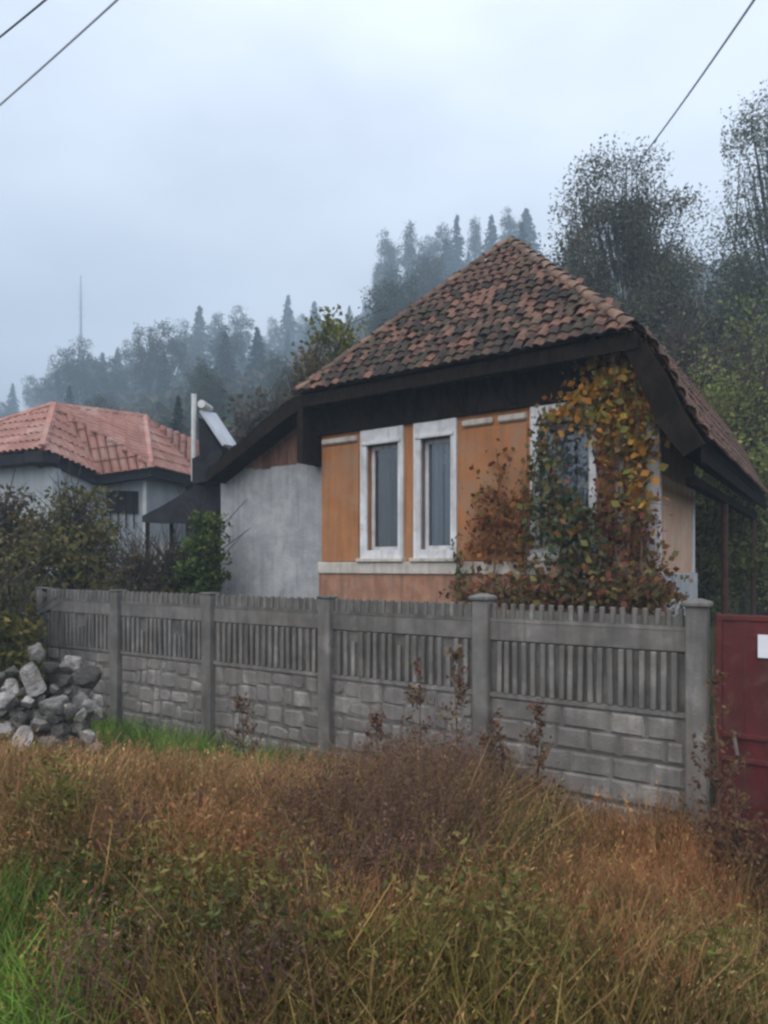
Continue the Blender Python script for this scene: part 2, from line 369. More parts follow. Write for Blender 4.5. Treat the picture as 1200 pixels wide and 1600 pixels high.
# dark timber frieze, soffit and eave
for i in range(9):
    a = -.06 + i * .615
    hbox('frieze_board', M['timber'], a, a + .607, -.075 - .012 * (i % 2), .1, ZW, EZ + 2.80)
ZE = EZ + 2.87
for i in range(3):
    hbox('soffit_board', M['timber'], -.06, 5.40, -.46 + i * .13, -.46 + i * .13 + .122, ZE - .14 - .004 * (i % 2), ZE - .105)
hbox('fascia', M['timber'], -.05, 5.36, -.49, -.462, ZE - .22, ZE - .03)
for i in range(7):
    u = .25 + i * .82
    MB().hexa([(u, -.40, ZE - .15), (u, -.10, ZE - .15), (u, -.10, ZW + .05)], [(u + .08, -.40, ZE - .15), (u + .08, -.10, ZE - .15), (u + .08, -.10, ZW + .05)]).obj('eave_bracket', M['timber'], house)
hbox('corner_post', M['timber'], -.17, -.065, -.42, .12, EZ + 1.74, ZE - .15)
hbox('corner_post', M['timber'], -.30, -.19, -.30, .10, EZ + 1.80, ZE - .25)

# roof: hipped front slope, two long side slopes sweeping down over the wings
av = ray_v(797, 2.65); ad = HL.y + 2.65 * HU.y + av * HV.y
AP = Vector((2.65, av, EZ + (HY - 380) / F * ad)); A0 = Vector((-.06, -.52, ZE)); A1 = Vector((hp(985, 515, -.52)[0], -.52, ZE)); VB = 4.6; VP_ = min(ray_v(1225, hp(1102, 692, -.45)[0]), 7.5); print('porch end', VP_)
print('apex', AP, 'tip', A1, hp(985, 515, -.52)[1] - EZ, hp(466, 615, -.52))
Rp = [Vector((u, 0, z)) for u, z in (hp(*q_, -.45) for q_ in ((985, 515), (1009, 533), (1040, 582), (1064, 632), (1083, 664), (1102, 692)))]
print('porch', Rp)
Lp = [Vector((u, 0, z)) for u, z in (hp(*q_, -.30) for q_ in ((470, 615), (440, 633), (400, 666), (360, 701), (318, 738)))]
roof_m = MB()
roof_m.add([A0, A1, AP], [(0, 1, 2)])
RB = Vector((2.65, min(AP.y + .8, 2.6), AP.z))
roof_m.add([A1, (A1.x, VB, ZE), RB, AP], [(0, 1, 2, 3)]); roof_m.add([(A0.x, VB, ZE), (A1.x, VB, ZE), RB], [(0, 1, 2)]); roof_m.add([A0, (A0.x, VB, ZE), RB, AP], [(3, 2, 1, 0)])
roof = roof_m.obj('roof', M['deck'], house)
def wing(profile, v0, depth, name, vb):
    """curved lean-to roof with boarded verge: deck slab plus deep barge boards along its front edge"""
    nrm = []
    for i, p in enumerate(profile):
        d = (profile[min(i + 1, len(profile) - 1)] - profile[max(i - 1, 0)]).normalized(); n = Vector((-d.z, 0, d.x))
        nrm.append(n if n.z > 0 else -n)
    m = MB()
    for i in range(len(profile) - 1):
        a, b = profile[i], profile[i + 1]; c, d = b - nrm[i + 1] * .07, a - nrm[i] * .07
        m.hexa([(p.x, v0 + .035, p.z) for p in (a, b, c, d)], [(p.x, vb, p.z) for p in (a, b, c, d)])
    o = m.obj(name, M['deck'], roof)
    for i in range(len(profile) - 1):
        a, b = profile[i] - nrm[i] * .03, profile[i + 1] - nrm[i + 1] * .03
        c, d = profile[i + 1] - nrm[i + 1] * depth[i + 1], profile[i] - nrm[i] * depth[i]
        MB().hexa([(p.x, v0, p.z) for p in (a, b, c, d)], [(p.x, v0 + .03, p.z) for p in (a, b, c, d)]).obj('barge_board', M['timber'], roof)
        e, f = profile[i + 1] - nrm[i + 1] * (depth[i + 1] - .05), profile[i] - nrm[i] * (depth[i] - .05)
        g, h = profile[i + 1] - nrm[i + 1] * depth[i + 1], profile[i] - nrm[i] * depth[i]
        MB().hexa([(p.x, v0 + .032, p.z) for p in (f, e, g, h)], [(p.x, vb - .1, p.z) for p in (f, e, g, h)]).obj('soffit_panel', M['timber'], roof)
    return nrm
nR = wing(Rp, -.45, [.20, .26, .31, .32, .30, .27], 'porch_slope', VP_)
e_ = Rp[-1]; MB().box((e_.x - .05, -.42, e_.z - .22), (e_.x - .015, VP_, e_.z - .05)).obj('fascia', M['timber'], roof)
nL = wing(Lp, -.30, [.24, .26, .26, .24, .2], 'wing_slope', VB - .3)
# clay tiles
def tile_mesh(kind):
    w_, L = .156, .28; cols = 6; v = []; f = []
    prof = []
    for i in range(cols + 1):
        t = i / cols
        prof.append((t * w_ - w_ / 2, .034 * math.sin(t * math.pi) ** 1.2 if kind != 2 else .018 * math.sin(t * math.pi * 2) + .014))
    for x, z in prof: v.append((x, 0, z + .034))
    for x, z in prof: v.append((x * .96, L, z + .002))
    for x, z in prof: v.append((x, .004, z + .012))
    n = cols + 1
    for i in range(cols): f += [(i, i + 1, n + i + 1, n + i), (2 * n + i, 2 * n + i + 1, i + 1, i)]
    me = bpy.data.meshes.new('roof_tile'); me.from_pydata(v, [], f); me.materials.append(M['tile']); return me
TM = [tile_mesh(0), tile_mesh(0), tile_mesh(2)]
def frame_m(o, ex, ey, ez):
    m = Matrix.Identity(4)
    for i, e in enumerate((ex, ey, ez)):
        for j in range(3): m[j][i] = e[j]
    m.translation = o; return m
def face_frame(o, ex, up):
    ex = ex.normalized(); ey = (up - ex * up.dot(ex)).normalized(); return frame_m(o, ex, ey, ex.cross(ey))
FM = face_frame(A0, A1 - A0, AP - A0); Ls = (FM.inverted() @ AP).y; apx = (FM.inverted() @ AP).x; Wd = (A1 - A0).length
expo, tw = .188, .155; count = 0; rowi = 0; spare = []; y = -.03
while y < Ls - .1:
    x0 = apx * max(y, 0) / Ls; x1 = Wd - (Wd - apx) * max(y, 0) / Ls
    x = x0 + tw * (.5 if rowi % 2 else .35) - .06
    while x < x1 - .02:
        if True:
            sag = -.03 * math.sin(math.pi * min(max((x - x0) / max(x1 - x0, .3), 0), 1)) * .6
            loc = Matrix.Translation((x + rnd.gauss(0, .008), y + rnd.gauss(0, .012), rnd.uniform(0, .014) + sag + .03))
            rot = Matrix.Rotation(rnd.gauss(0, R(2.6)), 4, 'Z') @ Matrix.Rotation(rnd.gauss(0, R(2.2)), 4, 'X') @ Matrix.Rotation(rnd.gauss(0, R(2.5)), 4, 'Y')
            if count < 300:
                o = link('roof_tile', TM[rnd.randrange(3)], roof); o.matrix_local = FM @ loc @ rot
            else: spare.append(FM @ loc @ rot)
            count += 1
        x += tw
    y += expo; rowi += 1
print('front tiles', count)
# the side slopes and wings: too grazing to pick tiles apart, joined
tv = []; tf = []
for m in spare:
    b = len(tv); tv.extend([tuple(m @ vv.co) for vv in TM[0].vertices]); tf.extend([tuple(b + i for i in p.vertices) for p in TM[0].polygons])
def tiles_on(o, ex, up, wid, length):
    fm = face_frame(o, ex, up); src = TM[0]; y = -.02
    while y < length - .05:
        x = .08
        while x < wid:
            m = fm @ Matrix.Translation((x, y, .03 + rnd.uniform(0, .012))) @ Matrix.Rotation(rnd.gauss(0, R(2)), 4, 'Z')
            b = len(tv); tv.extend([tuple(m @ vv.co) for vv in src.vertices]); tf.extend([tuple(b + i for i in p.vertices) for p in src.polygons]); x += tw
        y += expo
tiles_on(Vector((A1.x, A1.y + 1.6, ZE)), Vector((0, 1, 0)), Vector((-1, 0, .85)), VB - A1.y - 2.4, 1.2)
for i in range(len(Rp) - 1):
    a, b = Rp[i + 1], Rp[i]; tiles_on(Vector((a.x, -.47, a.z + .01)), Vector((0, 1, 0)), b - a, VP_ + .4, (b - a).length)
for i in range(len(Lp) - 1):
    a, b = Lp[i + 1], Lp[i]; tiles_on(Vector((a.x, VB - .3, a.z + .01)), Vector((0, -1, 0)), b - a, VB - .05, (b - a).length)
tm = MB(); tm.v = tv; tm.f = tf
tag(tm.obj('roof_tile', M['tile'], roof), kind='stuff')
# hip and ridge caps
capm = MB(); cv = []
for j, (yy, rr) in enumerate(((0, .10), (.30, .085))):
    for i in range(8):
        t = math.pi * i / 7; cv.append((math.cos(t) * rr, yy, math.sin(t) * rr * .8))
capm.add(cv, [(i, i + 1, 9 + i, 8 + i) for i in range(7)])
cap_me = capm.mesh('ridge_cap', M['cap'])
def caps(a, b):
    d = b - a; n = int(d.length / .26); ey = d.normalized(); ex = ey.cross(Vector((0, 0, 1))).normalized(); ez = ex.cross(ey)
    for i in range(n):
        o = link('ridge_cap', cap_me, roof)
        o.matrix_local = frame_m(a + d * (i / n) + ez * .045, ex, ey, ez) @ Matrix.Rotation(rnd.gauss(0, R(3)), 4, 'Z') @ Matrix.Rotation(R(-3) + rnd.gauss(0, R(1.5)), 4, 'X')
caps(A0, AP); caps(A1, AP); caps(Vector((AP.x, AP.y, AP.z)), RB)
# verge tile ends along the porch edge
for i in range(len(Rp) - 1):
    a, b = Rp[i], Rp[i + 1]; n = max(1, int((b - a).length / .17))
    for k in range(n):
        p = a.lerp(b, (k + .5) / n) + nR[i] * .03; d = (b - a).normalized()
        o = link('verge_tile', cap_me, roof); o.matrix_local = frame_m(Vector((p.x, -.50, p.z)), d, Vector((0, 1, 0)), -d.cross(Vector((0, 1, 0))) * -1) @ Matrix.Rotation(rnd.gauss(0, .08), 4, 'Y')
# left wing: grey rendered wall, brown boards above it
uL = hp(345, 800, .15)[0]
GT = hp(345, 737, .15)[1]
hbox('wing_wall', M['grey'], uL, -.03, .15, .40, -.9, GT)
hbox('wing_return', M['grey'], uL, uL + .25, .40, 4.0, -.9, GT - .08)
hbox('wing_plate', M['timber'], uL - .05, -.03, .17, .38, GT, GT + .04)
nb = 11
for i in range(nb):
    a = uL + .28 + (-.33 - uL) * i / nb; b = uL + .28 + (-.33 - uL) * (i + 1) / nb - .012
    zt = [max(GT + .06, np.interp(u, [p.x for p in reversed(Lp)], [p.z for p in reversed(Lp)]) - .16) for u in (a, b)]
    v = .17 + rnd.uniform(0, .03)
    z0 = GT - (rnd.uniform(.0, .08) if 2 < i < 8 else 0)
    MB().hexa([(a, v - .06, z0), (b, v - .06, z0), (b, v - .06, zt[1]), (a, v - .06, zt[0])], [(a, v, z0), (b, v, z0), (b, v, zt[1]), (a, v, zt[0])]).obj('plank', M['plank'], house)
# porch post and beam
pu = Rp[-1].x - .25; pv = ray_v(1132, pu); print('post', pu, pv)
MB().tube([(pu, pv, -.8), (pu, pv, Rp[-1].z - .3)], .055, 8).obj('porch_post', M['rust'], house)
MB().tube([(pu, VP_ - .2, -.8), (pu, VP_ - .2, Rp[-1].z - .3)], .055, 8).obj('porch_post', M['rust'], house)
hbox('porch_beam', M['timber'], pu - .06, pu + .06, .1, VP_ - .1, Rp[-1].z - .42, Rp[-1].z - .3)

# ------------------------------------------------------------------ concrete fence
FZT = E - .38
fence = thing('concrete_fence', 'long grey precast concrete fence with ribbed panels and square posts before the orange house', 'fence', FP(0, 0, -.2), math.atan2(-FD[1], -FD[0]))
# local frame: x runs from the gate post (0) towards -x, y away from the road
def zl(z): return z + .2
SP = 2.0; NB = 5
top = zl(FZT)
def fbox(name, m, x0, x1, y0, y1, z0, z1, parent, bevel=0.0, rot=None): return MB().box((x0, y0, z0), (x1, y1, z1), rot).obj(name, m, parent, bevel)
for i in range(NB + 1):
    x = -SP * i; base = -.5
    h = top + (.045 if i < 2 else .0)
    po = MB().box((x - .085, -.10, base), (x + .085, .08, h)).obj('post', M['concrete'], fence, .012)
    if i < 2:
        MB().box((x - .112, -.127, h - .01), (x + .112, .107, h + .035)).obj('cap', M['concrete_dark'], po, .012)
        MB().hexa([(x - .10, -.115, h + .035), (x + .10, -.115, h + .035), (x + .10, .095, h + .035), (x - .10, .095, h + .035)], [(x - .03, -.04, h + .06), (x + .03, -.04, h + .06), (x + .03, .02, h + .06), (x - .03, .02, h + .06)]).obj('cap_top', M['concrete'], po)
    else:
        MB().box((x - .095, -.11, h), (x + .095, .09, h + .03)).obj('cap', M['concrete_dark'], po, .008)
slat_me = {}
def slat_mesh(w_, h, d, m, key):
    if key not in slat_me: slat_me[key] = MB().box((-w_ / 2, -d / 2, 0), (w_ / 2, d / 2, h)).mesh('slat', m, .006)
    return slat_me[key]
for b in range(NB):
    xr = -SP * b - .085; xl = -SP * (b + 1) + .085; dz = -.012 * b
    n = 19 if b == 0 else 17
    # crown: comb of short spindles over a rail
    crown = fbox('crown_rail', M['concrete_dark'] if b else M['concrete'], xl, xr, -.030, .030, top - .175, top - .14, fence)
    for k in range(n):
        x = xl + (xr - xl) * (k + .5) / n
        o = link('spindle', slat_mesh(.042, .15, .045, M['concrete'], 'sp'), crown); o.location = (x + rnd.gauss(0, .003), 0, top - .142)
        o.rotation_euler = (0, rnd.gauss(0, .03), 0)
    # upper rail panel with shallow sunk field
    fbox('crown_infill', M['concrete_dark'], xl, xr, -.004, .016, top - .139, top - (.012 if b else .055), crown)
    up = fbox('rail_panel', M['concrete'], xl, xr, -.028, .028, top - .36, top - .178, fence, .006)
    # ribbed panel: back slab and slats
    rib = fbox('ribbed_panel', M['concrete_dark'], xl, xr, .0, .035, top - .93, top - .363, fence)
    fbox('panel_edge', M['concrete'], xl, xr, -.036, -.002, top - .93, top - .885, rib, .004)
    z0s = top - .882
    for k in range(n):
        x = xl + .05 + (xr - xl - .1) * (k + .5) / n
        broken = (b == 1 and k % 6 == 2) or (b == 3 and k in (4, 11, 12)) or (b == 4 and k in (3, 8, 9))
        o = link('slat', slat_mesh(.048, .512, .05, M['concrete'], 'sl'), rib); o.location = (x + rnd.gauss(0, .004), -.02, z0s)
        o.rotation_euler = (rnd.gauss(0, .012), rnd.gauss(0, .012), 0)
        if broken: o.scale = (1, .7, rnd.uniform(.55, .8))
    # lower slabs with cast stone relief
    zlo = -.45; cur = top - .935; pi_ = 0
    while cur > zlo + .1:
        z1 = cur; z0 = max(zlo, cur - .42)
        slab = fbox('stone_panel', M['concrete'], xl, xr, -.012 + .004 * pi_, .035, z0 + .006, z1, fence, .004)
        if z1 > -.15:
            rows = 2; zc_ = z0 + .014; rh = (z1 - z0 - .022) / rows; wv = [lambda x, k=rnd.uniform(0, 6), m_=rnd.uniform(3, 6): .045 * math.sin(x * m_ + k) if b else .008 * math.sin(x * 3 + k) for _ in range(rows + 1)]
            for r_ in range(rows):
                x = xl + .015
                while x < xr - .05:
                    ww = min(rnd.uniform(.10, .38) if b else rnd.uniform(.22, .5), xr - .012 - x)
                    if ww > .05:
                        j = lambda: rnd.uniform(-.026, .026) if b else rnd.uniform(-.008, .008)
                        o_a = wv[r_](x) if r_ else 0; o_b = wv[r_ + 1](x + ww * .5) if r_ < rows - 1 else 0
                        za, zb_ = zc_ + r_ * rh + .004 + o_a, zc_ + (r_ + 1) * rh - .004 + o_b
                        p4 = [(x + .006 + abs(j()), za + abs(j())), (x + ww * .5, za + abs(j()) * .4), (x + ww - .006 - abs(j()), za + abs(j())), (x + ww - .008, (za + zb_) / 2 + j()), (x + ww - .006 - abs(j()) * 1.6, zb_ - abs(j())), (x + ww * .45, zb_ - abs(j()) * .4), (x + .006 + abs(j()) * 1.6, zb_ - abs(j())), (x + .008, (za + zb_) / 2 + j())]
                        cx = sum(p[0] for p in p4) / 8; cz = sum(p[1] for p in p4) / 8
                        dp = rnd.uniform(.008, .022)
                        MB().hexa([(px_, -.01, pz_) for px_, pz_ in p4], [(cx + (px_ - cx) * .8, -.012 - dp, cz + (pz_ - cz) * .8) for px_, pz_ in p4]).obj('stone', M['relief'], slab)
                    x += ww
        cur = z0; pi_ += 1

# ------------------------------------------------------------------ red gate
gate = thing('metal_gate', 'dark red sheet metal gate with horizontal rails beside the capped fence post', 'gate', FP(-.12, .0, -.2), math.atan2(-FD[1], -FD[0]))
gt = zl(E - .40)
def leaf_gate(x0, x1):
    fr = MB()
    for a, b, c, d in ((x0, x0 + .05, .0, gt), (x1 - .05, x1, .0, gt), (x0 + .05, x1 - .05, gt - .05, gt - .002), (x0 + .05, x1 - .05, .0, .05)):
        fr.box((a, -.025, c), (b, .025, d))
    fo = fr.obj('frame', M['redpaint'], gate, .004)
    n = 8
    for k in range(n):
        a = x0 + .052 + (x1 - x0 - .104) * k / n; b = x0 + .052 + (x1 - x0 - .104) * (k + 1) / n
        MB().box((a + .002, -.006 - .004 * (k % 2), .052), (b - .002, .004, gt - .052)).obj('sheet', M['redpaint'], gate)
    for z in (gt - 1.02, gt - 1.22):
        MB().box((x0 + .05, -.04, z), (x1 - .05, -.014, z + .04)).obj('rail', M['redpaint'], gate, .004)
leaf_gate(.02, 1.42); leaf_gate(1.45, 2.85)
MB().box((.335, -.052, gt - .34), (.475, -.028, gt - .155)).obj('paper_notice', M['paper'], gate)
MB().tube([(.17, -.03, gt - .98), (.17, -.09, gt - 1.0), (.19, -.09, gt - 1.14), (.19, -.03, gt - 1.16)], .014, 6).obj('handle', M['concrete'], gate)
MB().box((2.9, -.09, -.3), (3.07, .08, gt + .05)).obj('gate_post', M['concrete'], gate, .012)

# ------------------------------------------------------------------ neighbouring house
def ngb():
    d0 = 18.0
    c0 = P(66, 703, d0); ez = c0.z
    ang = math.atan2(-.42, .907)
    ex = Vector((math.cos(ang), math.sin(ang), 0)); ey = Vector((-ex.y, ex.x, 0))
    g0 = .9
    root = thing('neighbour_house', 'pale walled old house under a faded red hipped tile roof behind the shrubs', 'house', (c0.x, c0.y, g0), ang)
    z = ez - g0
    # block A: its near corner at the local origin, running to -x; block B set back to +x
    LA, DA = 6.5, 7.0
    cB = P(236, 729, 20.9); b = Vector((cB.x - c0.x, cB.y - c0.y, 0)); bx, by = b.dot(ex), b.dot(ey)
    rt = P(85, 637, 20.5); r1 = P(226, 655, 24.0)
    def loc(p): q_ = Vector((p.x - c0.x, p.y - c0.y, 0)); return Vector((q_.dot(ex), q_.dot(ey), p.z - g0))
    R0, R1 = loc(rt), loc(r1)
    o_ = .35
    zB = cB.z - g0
    E0 = Vector((0, 0, z)); E1 = Vector((-LA - .4, 0, z)); E2 = loc(P(152, 741, 20.4)); E3 = Vector((bx, by, zB))
    endp = loc(P(310, 747, 25.0)); back0 = Vector((-LA - .4, 8.5, z)); back1 = Vector((bx + 1.0, 9.5, zB))
    rm = MB(); faces = [(R0, E1, E0), (R0, E0, E2), (R0, E2, E3), (R0, E3, R1), (R1, E3, endp), (R1, endp, back1), (R0, R1, back1, back0), (R0, back0, E1)]
    for f in faces: rm.add(list(f), [tuple(range(len(f)))])
    ro = rm.obj('roof', M['deck'], root)
    # tiles in columns following each slope
    tv_, tf_ = [], []
    def slope_tiles(tri, lift=.03):
        a, b_, c = tri[1], tri[2], tri[0]; poly = list(tri)
        e = (b_ - a).normalized(); nn = (b_ - a).cross(c - a).normalized()
        if nn.z < 0: nn = -nn
        upv = nn.cross(e).normalized()
        if upv.z < 0: upv = -upv
        uv = [((p - a).dot(e), (p - a).dot(upv)) for p in poly]
        wx = .21; L = .36
        x = min(u for u, _ in uv)
        def span(xx):
            ys = []
            for i in range(len(uv)):
                (x0, y0), (x1, y1) = uv[i], uv[(i + 1) % len(uv)]
                if (x0 - xx) * (x1 - xx) < 0: ys.append(y0 + (y1 - y0) * (xx - x0) / (x1 - x0))
            return (min(ys), max(ys)) if len(ys) >= 2 else None
        xm = max(u for u, _ in uv)
        while x < xm:
            sps = [q3 for q3 in (span(x + .01), span(x + wx / 2), span(x + wx - .01)) if q3]; sp = (min(q3[0] for q3 in sps), max(q3[1] for q3 in sps)) if sps else None
            if sp:
                yy = sp[0] - .05
                while yy < sp[1] - .02:
                    y1 = min(yy + L + .05, sp[1]); o3 = a + nn * (lift + rnd.uniform(0, .015)); k = len(tv_)
                    for (xx, hh) in ((.01, .0), (.06, .05), (.13, .055), (.20, .0)):
                        tv_.append(tuple(o3 + e * (x + xx) + upv * yy + nn * (hh + .03))); tv_.append(tuple(o3 + e * (x + xx) + upv * y1 + nn * hh))
                    tf_.extend([(k, k + 2, k + 3, k + 1), (k + 2, k + 4, k + 5, k + 3), (k + 4, k + 6, k + 7, k + 5)])
                    yy += L
            x += wx
    for f in faces[:6]: slope_tiles(f)
    t_ = MB(); t_.v = tv_; t_.f = tf_
    tag(t_.obj('roof_tile', M['redroof'], ro), kind='stuff')
    for a, b_ in ((R0, R1), (E1, R0), (E0, R0), (E2, R0), (E3, R1), (endp, R1)):
        MB().tube([a + Vector((0, 0, .05)), b_ + Vector((0, 0, .07))], .10, 6).obj('ridge_cap', M['redroof'], ro)
    # dark eave boards and soffits
    for a, b_ in ((E1, E0), (E0, E2), (E2, E3), (E3, endp)):
        dn = Vector((0, 0, -.26)); pr = (b_ - a).normalized().cross(Vector((0, 0, 1))) * -.45
        if pr.y < 0 and abs(pr.y) > abs(pr.x): pr = -pr
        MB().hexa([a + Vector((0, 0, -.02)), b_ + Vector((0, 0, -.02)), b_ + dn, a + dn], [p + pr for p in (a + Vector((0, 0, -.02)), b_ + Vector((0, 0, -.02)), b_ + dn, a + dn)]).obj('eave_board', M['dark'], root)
    # walls under the eaves, set in from them, following the crooked plan
    wp = []
    for p in (E1, E0, E2, E3, endp):
        c_ = Vector(((R0.x + R1.x) / 2 - p.x, (R0.y + R1.y) / 2 + 1 - p.y, 0)).normalized(); wp.append(Vector((p.x, p.y, 0)) + c_ * .42)
    zt_ = [z - .05, z - .05, E2.z - .05, zB - .05, endp.z - .05]
    def along(i, t0, t1, z0, z1, out0, out1):
        a_, b_ = wp[i], wp[i + 1]; d_ = (b_ - a_).normalized(); n_ = Vector((d_.y, -d_.x, 0))
        if n_.y > 0 and abs(n_.y) > abs(n_.x): n_ = -n_
        if i in (1, 3): n_ = n_ if n_.x > 0 else -n_
        p0, p1 = a_.lerp(b_, t0), a_.lerp(b_, t1)
        lo = [p0 + n_ * out0, p1 + n_ * out0, p1 + n_ * out1, p0 + n_ * out1]
        return MB().hexa([p + Vector((0, 0, z0)) for p in lo], [p + Vector((0, 0, z1)) for p in lo])
    for i in range(4): along(i, .0, 1.0, -.3, min(zt_[i], zt_[i + 1]), -.22, 0).obj('wall', M['nwall'], root)
    zg_ = min(E2.z, zB)
    along(2, .06, .80, zg_ - .95, zg_ - .36, .003, .05).obj('gallery_shade_panel', M['dark'], root)  # dark panel on the wall, painting the shaded depth of the gallery
    for k in range(4): along(2, .14 + k * .18, .17 + k * .18, zg_ - 1.35, zg_ - .38, .052, .09).obj('gallery_post', M['timber'], root)
    along(2, .90, .98, -.2, zg_ - .1, .003, .08).obj('corner_post', M['whitepole'], root)
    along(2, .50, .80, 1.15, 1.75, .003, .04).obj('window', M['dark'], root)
ngb()

# low lean-to shed between the two houses
def shed():
    a = P(224, 812, 18.0); g = 1.0
    root = thing('lean_to_shed', 'low shed with a sagging dark roof beside the grey wing wall', 'shed', (a.x, a.y, g))
    def l(px, py, d): q_ = P(px, py, d); return Vector((q_.x - a.x, q_.y - a.y, q_.z - g))
    pts = [(222, 806, 816, 18.0), (250, 792, 818, 17.8), (280, 774, 818, 17.6), (309, 755, 812, 17.4), (350, 738, 792, 17.2)]  # last section: dark wood that also paints the wing eave's shadow
    for i in range(4):
        (x0, a0, b0, d0), (x1, a1, b1, d1) = pts[i], pts[i + 1]; bk = Vector((.3, 1.6, .1))
        f4 = [l(x0, a0, d0), l(x1, a1, d1), l(x1, b1, d1), l(x0, b0, d0)]
        MB().hexa(f4, [p + bk for p in f4]).obj('roof_and_shadow_section', M['dark'], root)
    for px in (228, 266, 318): 
        b = l(px, 815, 17.9); MB().tube([(b.x, b.y + .1, -.2), (b.x, b.y + .1, b.z)], .05, 6).obj('post', M['timber'], root)
shed()
pk = thing('picket_fence', 'pale weathered picket fence standing under the dark shed roof', 'fence', tuple(P(226, 862, 18.4).xy) + (1.0,))
for k in range(9):
    p = P(228 + k * 11, 862, 18.4); x = p.x - pk.location.x
    h = 1.55 + rnd.uniform(-.12, .06) + (.3 if k < 4 else 0)
    MB().hexa([(x, 0, 0), (x + .10, 0, 0), (x + .10, 0, h), (x + .05, 0, h + .07), (x, 0, h)], [(x, .03, 0), (x + .10, .03, 0), (x + .10, .03, h), (x + .05, .03, h + .07), (x, .03, h)]).obj('picket', M['cream'], pk)
MB().box((-.05, .032, .45), (1.5, .07, .54)).obj('rail', M['cream'], pk); MB().box((-.05, .032, 1.2), (1.5, .07, 1.29)).obj('rail', M['cream'], pk)

# white pole and tilted collector behind the wing roof
p0 = P(303, 616, 17.0); p9 = P(303, 752, 17.0)
tag(MB().tube([(p0.x, p0.y, p9.z), (p0.x, p0.y, p0.z - .15), (p0.x, p0.y, p0.z)], [.06, .055, .06], 8).obj('flue_pipe', M['whitepole']), 'thin white pole rising beside the tilted pale panel', 'pole')
so = thing('solar_heater', 'pale tilted roof panel on a dark frame with a small white tank on top', 'solar heater', tuple(P(320, 760, 16.8).xy) + (E + (HY - 760) / F * 16.8,))
def sl(px, py, d): q_ = P(px, py, d); return q_ - so.location
a, b = sl(314, 640, 16.6), sl(350, 694, 16.9); bk = Vector((.18, .55, .05)); th = Vector((-.035, 0, -.04))
MB().hexa([a, b, b + bk, a + bk], [p + th for p in (a, b, b + bk, a + bk)]).obj('panel', M['metal'], so)
a2, b2, c2 = sl(310, 652, 16.65), sl(344, 702, 16.95), sl(312, 722, 16.8)
MB().hexa([a2, b2, c2], [p + Vector((.12, .5, 0)) for p in (a2, b2, c2)]).obj('support_frame', M['dark'], so)
MB().hexa([sl(300, 716, 16.8), sl(345, 700, 16.9), sl(352, 748, 16.9), sl(300, 756, 16.8)], [p + Vector((.2, .7, 0)) for p in (sl(300, 716, 16.8), sl(345, 700, 16.9), sl(352, 748, 16.9), sl(300, 756, 16.8))]).obj('mount', M['dark'], so)
tk = sl(317, 632, 16.6)
MB().tube([tk + Vector((-.02, -.05, 0)), tk + Vector((.0, .1, 0)), tk + Vector((.03, .4, .0))], .085, 10).obj('tank', M['whitepole'], so)

# mast on the ridge, power cables
p = P(126, 430, 180.0); zg = GZ(p.x, p.y)
mast = thing('radio_mast', 'thin dark mast sticking up out of the misty treeline', 'mast', (p.x, p.y, zg))
MB().tube([(0, 0, 0), (0, 0, (p.z - zg) * .8), (0, 0, p.z - zg)], [.42, .28, .14], 6).obj('pole', M['palecable'], mast)
for k in range(5): MB().tube([(-1.2 + .15 * k, 0, (p.z - zg) * (.72 + .05 * k)), (1.2 - .15 * k, 0, (p.z - zg) * (.72 + .05 * k))], .08, 5).obj('crossbar', M['palecable'], mast)
def cable(label, a, b, r, m, sag):
    pts = [a.lerp(b, t / 24) - Vector((0, 0, sag * 4 * (t / 24) * (1 - t / 24))) for t in range(25)]
    tag(MB().tube(pts, r, 6).obj('power_cable', m), label, 'cable', 'overhead power cables')
def ext(q0, q1, f0=-.4, f1=1.6): return q0.lerp(q1, f0), q0.lerp(q1, f1)
cable('short dark power cable cutting off the upper corner of the sky', *ext(P(-10, 62, 9), P(68, -2, 8.0), -1.5, 2.5), .010, M['cable'], .03)
cable('faint grey power cable running below the dark one', *ext(P(-10, 168, 12), P(182, -4, 10.0), -.8, 1.6), .014, M['palecable'], .05)
cable('grey power cable slanting down to the dark tree behind the roof', *ext(P(1176, -12, 9), P(998, 250, 17.5), -.6, 1.12), .016, M['palecable'], .12)

# ------------------------------------------------------------------ rubble heap
def rock_mesh(seed):
    r_ = random.Random(seed); bm = bmesh.new(); bmesh.ops.create_icosphere(bm, subdivisions=3, radius=1)
    pl = [Vector((r_.gauss(0, 1), r_.gauss(0, 1), r_.gauss(0, 1))).normalized() for _ in range(14)]; dd = [r_.uniform(.42, .72) for _ in pl]
    for v in bm.verts:
        for n, d in zip(pl, dd):
            k = v.co.dot(n)
            if k > d: v.co -= n * (k - d)
        v.co *= 1.25 + r_.uniform(-.03, .03)
    me = bpy.data.meshes.new('rubble_stone'); bm.to_mesh(me); bm.free(); me.materials.append(M['stone']); return me
rocks = [rock_mesh(i) for i in range(6)]
def rock(px, py, d, sx, sy, sz, label=None, k=None, tilt=.5):
    o = link('rubble_stone', rocks[rnd.randrange(6) if k is None else k]); o.location = P(px, py, d); o.scale = (sx, sy, sz)
    o.rotation_euler = (rnd.uniform(-tilt, tilt), rnd.uniform(-tilt, tilt), rnd.uniform(0, 6))
    tag(o, label or 'rough grey stone in the rubble heap at the end of the fence', 'stone', 'rubble stones heaped at the fence end'); return o
DR = 9.3
rock(52, 1068, DR - .1, .14, .14, .20, 'tall pale block standing near the top of the rubble heap', 0, .15)
rock(55, 1020, DR + .1, .10, .10, .12, 'small pale stone on the very top of the rubble heap', 1)
rock(8, 1098, DR - .2, .20, .18, .10, 'flat light grey slab jutting from the outer edge of the rubble heap', 2, .2)
